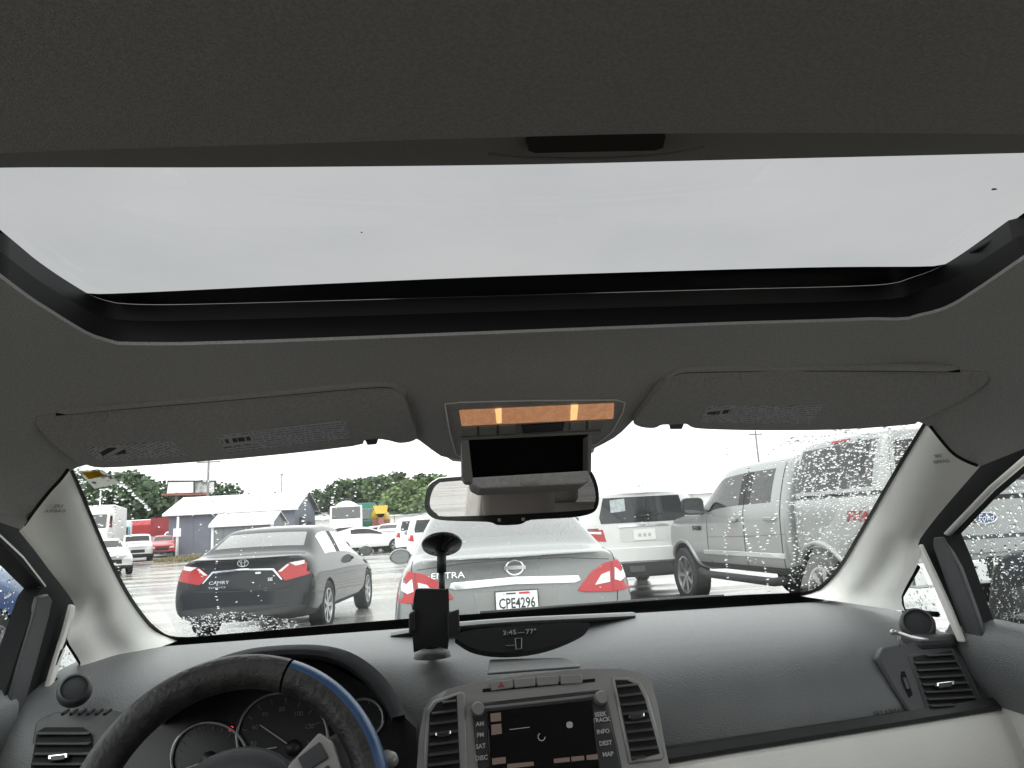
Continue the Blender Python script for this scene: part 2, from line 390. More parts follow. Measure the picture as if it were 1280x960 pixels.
# ================================================================== trees
def leaf_mat(name, a, b):
    m = mat(name, a, .6, col2=b, vscale=.35, spec=.25); p = m.node_tree.nodes['Principled BSDF']
    return m
LM = [leaf_mat('leaves_dark', (.055, .088, .048), (.10, .145, .075)), leaf_mat('leaves_mid', (.08, .125, .06), (.15, .205, .095)), leaf_mat('leaves_light', (.11, .165, .07), (.20, .27, .115))]  # greens lightened: the paleness of distant haze is put into the leaf colour
m_bark = mat('bark', (.07, .055, .042), .9, var=.2, vscale=3)
def crown_mb(rng, mb, c, rx, rz, nclump, nleaf, size):
    for _ in range(nclump):
        while True:
            d = Vector((rng.uniform(-1, 1), rng.uniform(-1, 1), rng.uniform(-1, 1)))
            if .2 < d.length <= 1: break
        d = d.normalized()*(d.length**.45)
        cc = Vector(c)+Vector((d.x*rx, d.y*rx, d.z*rz)); cr = rng.uniform(.16, .34)*rx
        for _ in range(nleaf):
            e = Vector((rng.gauss(0, 1), rng.gauss(0, 1), rng.gauss(0, .75))); e = e*(cr/max(1.1, e.length)) if e.length > 1.5 else e*cr*.62
            p = cc+e; s = size*rng.uniform(.55, 1.25)
            n_ = Vector((rng.gauss(0, 1), rng.gauss(0, 1), rng.gauss(.6, .8))).normalized(); u = n_.orthogonal().normalized(); v = n_.cross(u)
            mb.add([p-u*s, p+v*s*.7, p+u*s, p-v*s*.7], [(0, 1, 2, 3)])
def tree_proto(seed, h, rx, lm):
    rng = random.Random(seed); tr = MB(); top = Vector((rng.uniform(-.3, .3), rng.uniform(-.3, .3), h*.62))
    tr.tube([(0, 0, -.5), (0.05, 0, h*.2), top*.7, top], [.28, .22, .15, .06], 8)
    for k in range(7):
        b0 = top*rng.uniform(.45, .9); a = rng.uniform(0, 6.28); L = rx*rng.uniform(.5, .85)
        e = b0+Vector((math.cos(a)*L, math.sin(a)*L, rng.uniform(.6, 2.0))); tr.tube([b0, b0.lerp(e, .5)+Vector((0, 0, .2)), e], [.09, .06, .025], 6)
    mb = MB(); crown_mb(rng, mb, (0, 0, h*.6), rx, h*.42, 46, 60, .34)
    return tr, mb, lm
protos = []
for i, (h, rx, k) in enumerate(((9, 3.4, 0), (8, 3.2, 1), (10, 3.0, 0), (7, 3.0, 2))):
    tr, mb, k = tree_proto(20+i, h, rx, k)
    t = empty('tree', (0, 0, 0)); tr.build('trunk', m_bark, t, smooth=True); mb.build('crown', LM[k], t); protos.append(t)
used = set()
def plant(k, px, top, Y, label, wd=1., name='tree', h0=(9, 8, 10, 7)):
    b = gpx(px, 650, Y); p = onY(px, top, Y); s = (p.z-b.z)/(h0[k]*1.0)
    t = protos[k] if k not in used else copy_tree(protos[k]); used.add(k)
    t.location = b; t.scale = (s*wd, s*wd, s); t.rotation_euler = (0, 0, random.uniform(0, 6)); tag(t, label, 'tree'); return t
plant(0, 407, 612, 97, 'low dark tree just right of the blue-grey shed gable', 1.2)
plant(2, 423, 603, 101, 'dark tree above the white tank truck, left of the tall tree group')
plant(1, 442, 602, 104, 'mid green tree rising behind the green truck cab', 1.3)
plant(0, 462, 598, 108, 'dark tree behind the yellow mixer truck', 1.2)
plant(1, 480, 598, 100, 'leafy tree right behind and above the yellow mixer truck', 1.2)
plant(2, 494, 593, 112, 'tallest dark tree of the group left of the rear-view mirror', 1.1)
plant(3, 516, 604, 96, 'bright light green tree nearest the left edge of the rear-view mirror', 1.4)
plant(0, 529, 594, 112, 'dark treetop peeking up beside the rear-view mirror', 1.2)
plant(1, 545, 598, 108, 'tree mostly hidden behind the rear-view mirror', 1.3)
plant(3, 505, 626, 95, 'small light green tree low over the white warehouse', 1.5)
plant(1, 243, 606, 135, 'green treetop just behind the billboard', 1.5)
plant(0, 276, 604, 130, 'dark treetop at the right end of the billboard', 1.2)
# wooded hill at the left: one far mass, and the low wood along the horizon
def wood(name, prof_px, Y, dY, label, lm, n, size):
    rng = random.Random(len(label)); mb = MB()
    for i in range(n):
        k = rng.randrange(len(prof_px)-1); (a, ya), (b, yb) = prof_px[k], prof_px[k+1]; t = rng.random()
        px, top = a+(b-a)*t, ya+(yb-ya)*t+rng.uniform(0, 3); Yq = Y+rng.uniform(-dY, dY); zt = onY(px, top, Yq).z; x = onY(px, top, Yq).x
        z = G(x, Yq)+(zt-G(x, Yq))*(1-rng.random()**1.6*.95); r_ = size*rng.uniform(.8, 1.9)
        for _ in range(26):
            e = Vector((rng.gauss(0, 1), rng.gauss(0, 1), rng.gauss(0, .8))).normalized()*r_*rng.uniform(.5, 1); p = Vector((x, Yq, z-r_*.7))+e; s = size*.3*rng.uniform(.6, 1.3)
            n_ = Vector((rng.gauss(0, 1), rng.gauss(0, 1), rng.gauss(.6, .8))).normalized(); u = n_.orthogonal().normalized(); v = n_.cross(u)
            mb.add([p-u*s, p+v*s*.7, p+u*s, p-v*s*.7], [(0, 1, 2, 3)])
    return tag(mb.build(name, lm), label, 'wood', kind='stuff')
wood('wood', [(40, 585), (110, 588), (140, 592), (160, 590), (172, 594), (185, 601), (205, 606), (230, 606), (262, 602), (278, 612)], 140, 18, 'dense dark wood covering the hill at the far left', LM[0], 1500, 1.6)
wood('wood', [(262, 617), (300, 620), (330, 619), (360, 620), (400, 618), (440, 610), (560, 608), (640, 620)], 160, 15, 'far low strip of wood along the horizon behind the shed', LM[0], 500, 1.8)
# ================================================================== vehicles
m_tyre = mat('tyre_rubber', (.018, .018, .019), .75, var=.15, vscale=30)
m_rim = mat('alloy_rim', (.42, .43, .44), .3, metal=.85)
m_under = mat('underbody_black', (.012, .012, .013), .7)
m_red = mat('red_lamp_lens', (.36, .007, .011), .15, coat=.3, emit=(1, .03, .03), estr=.02)
m_reddk = mat('deep_red_lamp_lens', (.22, .01, .014), .15, coat=.5)
m_clear = mat('clear_lamp_lens', (.72, .72, .72), .12, coat=.6)
m_gap = mat('panel_gap', (.006, .006, .007), .6)
m_badge = mat('bright_badge', (.8, .81, .82), .16, metal=.9)
m_plate = mat('plate_white', (.75, .76, .74), .45)
m_ink = mat('plate_ink', (.02, .025, .04), .5)
g_car = glass('car_glass', (.70, .80, .765), 3.8)
g_tint = glass('tinted_car_glass', (.16, .17, .17), 1.6)
def paint(name, col, metal=.45, rough=.28, coat=.7): return mat(name, col, rough, metal=metal, coat=coat, var=.03, vscale=3)
N_H = 10
def ring_pts(st):
    y, w_, zb, zsh, wb, zbelt, wg, zg, zr = st[:9]; bow, tl = (st[9], st[10]) if len(st) > 9 else (0, 0)
    h = [(0, zb), (.8*w_, zb), (.985*w_, zb+.10), (w_, (zb+.1+zsh)/2), (.988*w_, zsh), (wb, zbelt), (wg, zg), (wg*.9, zg+(zr-zg)*.62), (wg*.5, zr-(zr-zg)*.08), (0, zr)]
    P = [Vector((x, y+bow*(x/w_)**2+tl*max(0, z-.6), z)) for x, z in h]
    return P, [Vector((-p.x, p.y, p.z)) for p in reversed(P[1:-1])]
def loft_body(stations, kinds):
    """closed body cage; kinds: one per gap. returns verts, faces, material index (0 paint 1 side glass 2 rear/front glass 3 black 4 under)"""
    V, Fc, M = [], [], []; k = 2*N_H-2
    for st in stations:
        a, b = ring_pts(st); V += a+b
    for i in range(len(stations)-1):
        kd = kinds[i]
        for j in range(k):
            j2 = (j+1) % k; Fc.append((i*k+j, i*k+j2, (i+1)*k+j2, (i+1)*k+j))
            jj = j if j < N_H-1 else k-1-j
            m = 0
            if jj in (0, 1): m = 4
            if jj == 5 and 's' in kd: m = 1
            if jj == 5 and 'k' in kd: m = 3
            if jj in (7, 8) and 'r' in kd: m = 2
            M.append(m)
    for i0, flip in ((0, 1), (len(stations)-1, 0)):
        o = i0*k
        for i in range(N_H-1):
            A, B = o+i, o+i+1; a2 = o+(k-i if i else 0); b2 = o+(k-i-1 if i+1 < N_H-1 else N_H-1)
            f = [A, B, b2, a2]; f = list(dict.fromkeys(f))
            if len(f) > 2: Fc.append(tuple(f)); M.append(4 if i < 2 else 0)
    return V, Fc, M
def vehicle(name, loc, rz, label, stations, kinds, pm, wheels=(), gl=None, cut_r=1.12, sub=2, group=None, cat='car', gl_r=None, trim=None):
    root = tag(empty(name, loc, rz), label, cat, group)
    V, Fc, M = loft_body(stations, kinds); mats = [pm, gl or g_car, gl_r or gl or g_car, trim or m_gap, m_under]
    me = bpy.data.meshes.new('b'); me.from_pydata([tuple(v) for v in V], [], Fc)
    for q in mats: me.materials.append(q)
    me.polygons.foreach_set('material_index', M)
    bm = bmesh.new(); bm.from_mesh(me); bmesh.ops.recalc_face_normals(bm, faces=bm.faces); bm.to_mesh(me); bm.free()
    o = bpy.data.objects.new('b', me); COL.objects.link(o)
    q = o.modifiers.new('s', 'SUBSURF'); q.levels = q.render_levels = sub
    cut = None
    if wheels and cut_r:
        c = MB()
        for x, y, r, wd in wheels: c.lathe([(.001, -wd*1.25), (r*cut_r, -wd*1.25), (r*cut_r, wd*1.25), (.001, wd*1.25)], (x, y, r), (1, 0, 0), 28)
        c.m = [4]*len(c.m); cut = c.build('c', mats)
        q = o.modifiers.new('c', 'BOOLEAN'); q.operation = 'DIFFERENCE'; q.object = cut; q.solver = 'EXACT'; q.use_self = False
    dg = bpy.context.evaluated_depsgraph_get(); ev = bpy.data.meshes.new_from_object(o.evaluated_get(dg))
    bpy.data.objects.remove(o)
    if cut: bpy.data.objects.remove(cut)
    vs = [v.co.copy() for v in ev.vertices]; fs = [tuple(f.vertices) for f in ev.polygons]; ms = [f.material_index for f in ev.polygons]
    bvh = BVHTree.FromPolygons(vs, fs)
    def sub_mesh(idx, nm, m_, par=root):
        used_ = {}; vv, ff = [], []
        for i in idx:
            g = []
            for v in fs[i]:
                if v not in used_: used_[v] = len(vv); vv.append(vs[v])
                g.append(used_[v])
            ff.append(g)
        w_ = bpy.data.meshes.new(nm); w_.from_pydata([tuple(v) for v in vv], [], ff); w_.materials.append(m_); w_.shade_smooth(); w_.set_sharp_from_angle(angle=R_(38))
        b = bpy.data.objects.new(nm, w_); COL.objects.link(b); b.parent = par; return b
    by = {k_: [i for i, m_ in enumerate(ms) if m_ == k_] for k_ in range(5)}
    sub_mesh(by[0], 'body', pm)
    if by[4]: sub_mesh(by[4], 'underbody', m_under)
    for k_, nm in ((1, 'side_window'), (2, 'window'), (3, 'pillar_trim')):
        left = set(by[k_]); vf = {}
        for i in left:
            for v in fs[i]: vf.setdefault(v, []).append(i)
        while left:
            st_ = [left.pop()]; comp = []
            while st_:
                i = st_.pop(); comp.append(i)
                for v in fs[i]:
                    for n_ in vf[v]:
                        if n_ in left: left.remove(n_); st_.append(n_)
            nn = nm
            if k_ == 2:
                ym = sum(vs[v].y for v in fs[comp[0]])/len(fs[comp[0]]); nn = 'rear_window' if ym < stations[len(stations)//2][0] else 'front_window'
            sub_mesh(comp, nn, mats[k_])
    root_bvh[root.name] = bvh
    for x, y, r, wd in wheels: wheel(root, x, y, r, wd)
    return root, bvh
root_bvh = {}
def wheel(root, x, y, r, wd, spokes=7, rimm=None, z=None):
    s = 1 if x > 0 else -1; w_ = empty('wheel', (x, y, r if z is None else z), 0, root); h = wd*.5; q = r*.68; rimm = rimm or m_rim
    MB().lathe([(q, -h*.8), (r*.93, -h), (r, -h*.75), (r, h*.75), (r*.93, h), (q, h*.8), (q*.97, h*.3), (q*.97, -h*.8)], (0, 0, 0), (1, 0, 0), 36).build('tyre', m_tyre, w_, smooth=True, angle=35)
    mb = MB(); mb.lathe([(q*1.02, s*h*.86), (q*.94, s*h*.86), (q*.90, s*h*.4), (q*.9, -s*h*.4)], (0, 0, 0), (1, 0, 0), 36)
    for i in range(spokes):
        a = 6.2832*i/spokes; d = Vector((0, math.cos(a), math.sin(a)))
        mb.bar(Vector((s*h*.62, 0, 0))+d*q*.12, Vector((s*h*.78, 0, 0))+d*q*.95, q*.2, .03) if False else mb.prism([Vector((s*h*k_, 0, 0))+d*(q*rr)+Vector((0, -d.z, d.y))*(q*ww) for k_, rr, ww in ((.7, .12, .10), (.82, .95, .13), (.82, .95, -.13), (.7, .12, -.10))], (-s*.03, 0, 0))
    mb.lathe([(.001, s*h*.78), (q*.2, s*h*.76), (q*.24, s*h*.5)], (0, 0, 0), (1, 0, 0), 16)
    mb.build('rim', rimm, w_, smooth=True, angle=30)
    MB().lathe([(.001, s*h*.1), (q*.88, s*h*.1)], (0, 0, 0), (1, 0, 0), 24).build('brake_disc', mat('brake_dark', (.05, .05, .05), .5, metal=.6), w_)
def caster(bvh, d):
    d = Vector(d).normalized(); U = Vector((d.y, -d.x, 0)).normalized()
    def f(u, v, off=0.):
        o = U*u+Vector((0, 0, v)); h = bvh.ray_cast(o-d*8, d)
        if h[0] is None:
            h = bvh.find_nearest(o)
        return h[0]-d*off
    return f
def decal(root, bvh, name, poly, d, m, off=.006, th=.02, step=.06, bev=0, par=None):
    f = caster(bvh, d); d = Vector(d).normalized()
    return skin(MB(), poly, lambda u, v: f(u, v, off), d*th, step).build(name, m, par or root, smooth=True, angle=40, bevel=bev)
def seam(root, bvh, pts, d, r=.004, m=None, name='panel_seam', n=24):
    f = caster(bvh, d); P = resample([Vector((a, b, 0)) for a, b in pts], n)
    return MB().tube([f(p.x, p.y, 0.) for p in P], r, 5).build(name, m or m_gap, root, smooth=True)
def mirror(root, x, y, z, pm, s=1., sq=2):
    g = 1 if x > 0 else -1; mb = MB(); K = 20
    def se(a): c, e = math.cos(a), math.sin(a); return (math.copysign(abs(c)**(2/sq), c), math.copysign(abs(e)**(2/sq), e))
    R2 = [se(6.2832*j/K) for j in range(K)]
    mb.grid([[Vector((x+g*.10*s+c*.12*s*k_, y+dy, z+e*.085*s*k_)) for c, e in R2] for dy, k_ in ((.012, .8), (0., .9), (.03, 1.), (.09, .8), (.13, .3), (.135, .05))], cu=True)
    o = mb.build('door_mirror', pm, root, smooth=True, angle=60)
    MB().bar((x-g*.02, y+.05, z-.05*s), (x+g*.05, y+.05, z-.03*s), .05, .05).build('arm', m_under, o)
    mb = MB(); mb.add([(x+g*.10*s+.098*s*c, y+.006, z+.069*s*e) for c, e in R2], [tuple(range(K))]); mb.build('glass', mat('door_mirror_glass', (.22, .23, .23), .03, metal=1.), o)
def seats(root, y1, y2, z, w_, m_=None):
    m_ = m_ or mat('car_seat_grey', (.13, .13, .13), .8)
    for x in (-.38, .38):
        mb = MB(); mb.box((x*w_, y1, z-.25), (.48, .14, .6), Matrix.Rotation(R_(-14), 3, 'X')); mb.box((x*w_, y1-.1, z+.14), (.26, .09, .17)); mb.build('front_seat', m_, root, bevel=.04)
    mb = MB(); mb.box((0, y2, z-.35), (1.25, .15, .5), Matrix.Rotation(R_(-16), 3, 'X'))
    for x in (-.4, 0, .4): mb.box((x, y2-.08, z-.02), (.24, .08, .13))
    mb.build('rear_seat', m_, root, bevel=.03)
    MB().box((0, y2-.3, z-.32), (1.3, .45, .03)).build('parcel_shelf', m_, root)
SED = [(.03, .80, .36, .78, .74, .98, .66, 1.045, 1.06, .13, .22), (.09, .865, .29, .80, .79, 1.0, .70, 1.062, 1.08, .13, .16), (.38, .88, .24, .82, .815, 1.01, .73, 1.07, 1.10, .03, 0), (.60, .88, .23, .83, .815, 1.02, .73, 1.085, 1.115),
       (.72, .88, .22, .83, .812, 1.025, .715, 1.14, 1.17), (1.20, .88, .22, .83, .80, 1.03, .615, 1.385, 1.425), (1.36, .88, .22, .83, .80, 1.03, .60, 1.42, 1.465), (1.88, .88, .22, .83, .80, 1.02, .59, 1.44, 1.49), (1.98, .88, .22, .83, .80, 1.02, .59, 1.44, 1.49),
       (2.45, .88, .22, .82, .80, 1.00, .595, 1.425, 1.475), (2.62, .88, .22, .82, .80, .99, .61, 1.39, 1.44), (3.34, .875, .22, .80, .79, .96, .71, 1.0, 1.045), (3.46, .875, .22, .79, .78, .95, .70, .985, 1.02), (4.05, .86, .22, .74, .75, .88, .66, .92, .95), (4.42, .82, .24, .68, .68, .78, .58, .81, .84, -.12, 0), (4.60, .72, .30, .60, .60, .68, .5, .72, .74, -.14, 0)]
SEDK = ['b', 'b', 'b', 'b', 'r', 's', 's', 'k', 's', 's', 'sr', 'b', 'b', 'b', 'b']
def scale_st(S, L, W, Hh, L0=4.62, W0=1.76, H0=1.49):
    out = []
    for s in S:
        t = [s[0]*L/L0, s[1]*W/W0, s[2]*Hh/H0, s[3]*Hh/H0, s[4]*W/W0, s[5]*Hh/H0, s[6]*W/W0, s[7]*Hh/H0, s[8]*Hh/H0]+list(s[9:]); out.append(tuple(t))
    return out
def sgn(poly, s): return [(s*a, b) for a, b in poly] if s > 0 else [(-a, b) for a, b in reversed(poly)]

# ---- grey sedan straight ahead
SE = (0.43, 5.22, 0); p_grey = paint('grey_metallic_paint', (.19, .20, .195), .5, .26, .6)
se, bv = vehicle('sedan_car', SE, R_(-0.5), 'grey sedan straight ahead of the hood, with licence plate and red-white tail lights', SED, SEDK, p_grey, [(.78, 1.0, .315, .2), (-.78, 1.0, .315, .2), (.78, 3.70, .315, .2), (-.78, 3.70, .315, .2)])
seats(se, 2.25, 1.25, 1.0, 1.)
RE = (0, 1, 0)
for s in (-1, 1):
    c = (-s*.42, .9, 0)
    outer_ = [(.445, .80), (.49, .855), (.56, .925), (.66, .98), (.76, 1.0), (.825, 1.002), (.838, .90), (.838, .79), (.70, .775), (.50, .785)]
    inner_ = [(.575, .83), (.63, .90), (.695, .92), (.69, .845)]
    decal(se, bv, 'tail_lamp', sgn(outer_, s), RE, m_red, .012, .03, .05, .004)
    decal(se, bv, 'lamp_insert', sgn(inner_, s), RE, m_clear, .016, .01, .05, .002)
    decal(se, bv, 'lamp_insert', sgn([(.725, .86), (.735, .945), (.81, .955), (.815, .87), (.77, .845)], s), RE, m_clear, .016, .01, .05, .002)
    decal(se, bv, 'lamp_band', sgn([(.705, .785), (.712, .985), (.722, .985), (.715, .785)], s), RE, m_reddk, .0165, .006, .05)
    seam(se, bv, sgn([(.735, .73), (.742, .80)], s), RE); seam(se, bv, sgn([(.74, .99), (.735, 1.06)], s), RE)
    mirror(se, s*.87, 2.95, 1.02, p_grey)
seam(se, bv, [(-.735, .73), (-.70, .60), (-.5, .565), (0, .555), (.5, .565), (.70, .60), (.735, .73)], RE)
seam(se, bv, [(-.70, 1.005), (-.35, 1.035), (0, 1.042), (.35, 1.035), (.70, 1.005)], RE, .0025)
decal(se, bv, 'chrome_strip', [(-.46, .905), (0, .922), (.46, .905), (.475, .87), (.43, .855), (0, .868), (-.43, .855), (-.475, .87)], RE, m_chrome, .014, .02, .06, .003)
decal(se, bv, 'plate_recess', [(-.30, .825), (.30, .825), (.27, .62), (-.27, .62)], RE, mat('grey_shadow_paint', (.22, .225, .22), .35, metal=.4), .002, .01, .08)
fz = caster(bv, RE)
pc = fz(0, .755, .02)
lp = MB().box((0, 0, 0), (.305, .008, .152)).build('licence_plate', m_plate, se, bevel=.003); lp.location = (0, pc.y-.004, .752); lp.rotation_euler = (R_(-8), 0, 0)
text('plate_number', 'CPE4296', .098, (0, -.0045, -.012), (1, 0, 0), (0, 0, 1), m_ink, lp, ext=.001, sx=.72, bold=.0015)
MB().box((.055, -.005, .058), (.075, .003, .014)).build('plate_sticker', mat('sticker_red', (.5, .03, .04), .5), lp)
MB().box((-.04, -.005, .058), (.07, .002, .010)).build('plate_script', m_ink, lp)
for q in ([(-.1525, 0), (.1525, 0)],):
    for dz in (-.076, .076): MB().box((0, -.003, dz), (.31, .008, .006)).build('plate_frame', m_gap, lp)
    for dx_ in (-.1525, .1525): MB().box((dx_, -.003, 0), (.006, .008, .158)).build('plate_frame', m_gap, lp)
for dx_ in (-.09, .1): MB().lathe([(.0001, -.003), (.006, -.002)], (dx_, -.004, .06), (0, 1, 0), 10).build('plate_screw', m_chrome, lp)
pe = fz(0, .985, .012)
em_ = MB(); em_.tube([(pe.x+.062*math.cos(6.2832*i/28), pe.y, pe.z+.052*math.sin(6.2832*i/28)) for i in range(28)], .008, 8, closed=True); em_.box((pe.x, pe.y-.006, pe.z), (.155, .01, .026)); em_.build('emblem', m_badge, se, smooth=True, angle=40)
pe = fz(-.50, .955, .008); text('model_badge', 'SENTRA', .062, pe, (1, -.12, 0), (0, .2, 1), m_badge, se, ext=.002, sx=1.25)
decal(se, bv, 'lower_bumper', [(-.60, .46), (.60, .46), (.55, .32), (-.55, .32)], RE, m_under, .003, .02, .08)
for s in (-1, 1): decal(se, bv, 'reflector', sgn([(.62, .52), (.76, .54), (.77, .50), (.63, .49)], s), RE, m_reddk, .004, .01, .08)

# ---- black sedan to the left
CA = scale_st(SED, 4.85, 1.82, 1.47)
p_black = mat('black_paint', (.008, .009, .010), .07, var=.05, vscale=3, spec=.3)
CL = (-2.65, 9.9, 0)
ca, bv = vehicle('sedan_car', CL, R_(-6), 'black sedan on the left, seen from behind, wide red-white tail lights', CA, SEDK, p_black, [(.80, 1.08, .335, .21), (-.80, 1.08, .335, .21), (.80, 3.86, .335, .21), (-.80, 3.86, .335, .21)])
seats(ca, 2.4, 1.35, 1.0, 1.)
for s in (-1, 1):
    decal(ca, bv, 'tail_lamp', sgn([(.44, .86), (.58, .965), (.76, .99), (.855, .998), (.865, .90), (.85, .81), (.70, .775), (.55, .745)], s), RE, m_red, .010, .03, .05, .004)
    decal(ca, bv, 'lamp_insert', sgn([(.60, .968), (.76, .988), (.845, .995), (.845, .955), (.68, .925)], s), RE, m_clear, .014, .01, .05, .002)
    decal(ca, bv, 'lamp_insert', sgn([(.455, .862), (.57, .95), (.60, .945), (.50, .86)], s), RE, m_clear, .014, .01, .05, .002)
    seam(ca, bv, sgn([(.66, .73), (.64, .80)], s), RE)
    mirror(ca, s*.90, 3.12, 1.0, p_black); seam(ca, bv, sgn([(.655, .955), (.64, 1.02)], s), RE)
decal(ca, bv, 'chrome_strip', [(-.52, .76), (-.40, .905), (0, .925), (.40, .905), (.52, .76), (.50, .76), (.385, .883), (0, .903), (-.385, .883), (-.50, .76)], RE, m_chrome, .012, .02, .06, .003)
seam(ca, bv, [(-.66, .73), (-.60, .66), (0, .64), (.60, .66), (.66, .73)], RE, .006)
fz = caster(bv, RE); pe = fz(0, .995, .01)
em_ = MB()
for rx, rz, dz in ((.07, .048, 0), (.026, .045, .0), (.046, .02, .022)): em_.tube([(pe.x+rx*math.cos(6.2832*i/24), pe.y-.002, pe.z+dz+rz*math.sin(6.2832*i/24)) for i in range(24)], .006, 6, closed=True)
em_.build('emblem', m_badge, ca, smooth=True)
text('model_badge', 'CAMRY', .06, fz(-.30, .76, .006), (1, 0, 0), (0, .15, 1), m_badge, ca, ext=.002, sx=1.3)
text('trim_badge', 'SE', .055, fz(.36, .77, .006), (1, 0, 0), (0, .15, 1), m_badge, ca, ext=.002, sx=1.3)
text('dealer_badge', 'TOYOTA', .035, fz(-.32, .70, .006), (1, 0, 0), (0, .15, 1), m_badge, ca, ext=.002, sx=1.6)
MB().box(fz(.20, .86, .012), (.07, .004, .025)).build('sticker', m_plate, ca)
decal(ca, bv, 'spoiler', [(-.70, 1.02), (0, 1.05), (.70, 1.02), (.70, 1.055), (0, 1.085), (-.70, 1.055)], RE, p_black, .03, .05, .08, .008)
decal(ca, bv, 'lower_bumper', [(-.62, .44), (.62, .44), (.56, .30), (-.56, .30)], RE, m_under, .004, .02, .08)

# ---- pickup with a camper shell
p_silver = paint('silver_paint', (.30, .31, .305), .4, .3, .5)
FW = .985; p_crease_hl = paint('silver_crease_highlight', (.55, .56, .555), .3, .3)
BED = [(.06, .93, .58, 1.12, .93, 1.30, .90, 1.38, 1.40, .03, 0), (.14, FW, .55, 1.12, .975, 1.32, .94, 1.405, 1.42), (.9, FW, .55, 1.12, .98, 1.32, .945, 1.41, 1.425), (1.72, FW, .55, 1.12, .98, 1.32, .945, 1.41, 1.425), (1.80, .95, .56, 1.12, .95, 1.31, .92, 1.39, 1.41)]
FT = (4.97, 6.45, 0); FRZ = R_(4)
wh = [(.87, 1.27, .405, .27), (-.87, 1.27, .405, .27)]
tk, bvb = vehicle('pickup_truck', FT, FRZ, 'silver crew-cab pickup truck with camper shell parked on the right', BED, ['b']*4, p_silver, wh, cut_r=1.2, cat='pickup truck')
CAB = [(1.82, .95, .56, 1.12, .95, 1.30, .78, 1.86, 1.92), (1.90, FW, .52, 1.12, .975, 1.33, .80, 1.875, 1.94), (2.02, FW, .50, 1.12, .975, 1.34, .80, 1.88, 1.95), (2.10, FW, .50, 1.12, .975, 1.34, .80, 1.88, 1.95), (2.85, FW, .50, 1.12, .975, 1.33, .80, 1.885, 1.96), (2.97, FW, .50, 1.12, .975, 1.33, .80, 1.885, 1.96), (3.55, FW, .50, 1.12, .975, 1.31, .80, 1.87, 1.945), (3.72, FW, .50, 1.12, .975, 1.305, .81, 1.83, 1.90), (4.32, FW, .50, 1.12, .97, 1.28, .88, 1.38, 1.40),
       (4.45, FW, .50, 1.12, .97, 1.26, .90, 1.32, 1.35), (5.4, .98, .52, 1.10, .95, 1.20, .88, 1.27, 1.30), (5.72, .94, .52, 1.08, .90, 1.16, .80, 1.20, 1.22, -.06, 0), (5.85, .88, .55, 1.0, .85, 1.08, .72, 1.12, 1.14, -.08, 0)]
cb, bvc = vehicle('cab', (0, 0, 0), 0, None, CAB, ['b', 'b', 'b', 's', 'k', 's', 's', 'sr', 'b', 'b', 'b', 'b'], p_silver, [(.87, 4.95, .405, .27), (-.87, 4.95, .405, .27)], cut_r=1.2, gl=glass('truck_glass', (.42, .45, .44), 1.4))
for ch in list(cb.children): ch.parent = tk
bpy.data.objects.remove(cb)
SH = [(.06, .90, 1.34, 1.43, .90, 1.45, .76, 1.95, 1.99, .02, .12), (.13, .96, 1.33, 1.43, .955, 1.45, .81, 1.985, 2.03, 0, .11), (.9, .96, 1.33, 1.43, .955, 1.45, .82, 1.99, 2.045), (1.68, .96, 1.33, 1.43, .955, 1.45, .82, 1.985, 2.035), (1.79, .94, 1.34, 1.43, .93, 1.45, .78, 1.95, 2.0)]
V, Fc, M = loft_body(SH, ['b']*4); mb = MB(); mb.add(V, Fc)
csh = mb.build('camper_shell', p_silver, tk, smooth=True, sub=2); dg = bpy.context.evaluated_depsgraph_get(); e_ = csh.evaluated_get(dg).to_mesh(); bvs = BVHTree.FromPolygons([v.co.copy() for v in e_.vertices], [tuple(f.vertices) for f in e_.polygons])
LS = (1, 0, 0)                                              # looking at the left side: u = -y
m_dkgl = mat('dark_privacy_glass', (.015, .016, .018), .06)
decal(tk, bvs, 'shell_window', [(-.20, 1.47), (-.26, 1.93), (-1.60, 1.93), (-1.66, 1.47)][::-1], LS, m_dkgl, .006, .012, .12, .003)
decal(tk, bvs, 'shell_window', [(.20, 1.47), (.26, 1.93), (1.60, 1.93), (1.66, 1.47)], (-1, 0, 0), m_dkgl, .006, .012, .12, .003)
decal(tk, bvs, 'rear_hatch_glass', [(-.76, 1.46), (.76, 1.46), (.68, 1.90), (-.68, 1.90)], RE, m_dkgl, .008, .015, .12, .004)
decal(tk, bvs, 'high_brake_lamp', [(-.12, 1.935), (.12, 1.935), (.12, 1.955), (-.12, 1.955)], RE, m_red, .02, .03, .12, .003)
decal(tk, bvs, 'shell_marker', [(-.75, 1.95), (-.75, 1.98), (-1.05, 1.98), (-1.05, 1.95)], LS, mat('decal_red', (.30, .015, .022), .5), .01, .02, .12)
fL = caster(bvb, LS); o = text('off_road_decal', 'FX4', .14, fL(-.55, 1.19, .006), (0, -1, 0), (0, 0, 1), mat('decal_red'), tk, ext=.001, sx=1.4, shear=.2, bold=.004); o.data.transform(Matrix.Identity(4))
fc = caster(bvc, LS)
for a in (2.0, 2.91): seam(tk, bvc, [(-a, 1.86), (-a+.01, 1.34), (-a+.0, .70), (-a-.05, .60)], LS, .006)
seam(tk, bvc, [(-4.0, 1.31), (-4.02, 1.0), (-4.02, .66), (-3.95, .58), (-2.1, .58)], LS, .006)
seam(tk, bvc, [(-1.95, .60), (-4.0, .60)], LS, .004); seam(tk, bvc, [(-1.92, 1.02), (-2.9, .99), (-4.0, .98)], LS, .003)
for y in (2.16, 3.10): MB().box(fc(-y-.06, 1.20, .03), (.035, .21, .05)).build('door_handle', p_silver, tk, bevel=.012)
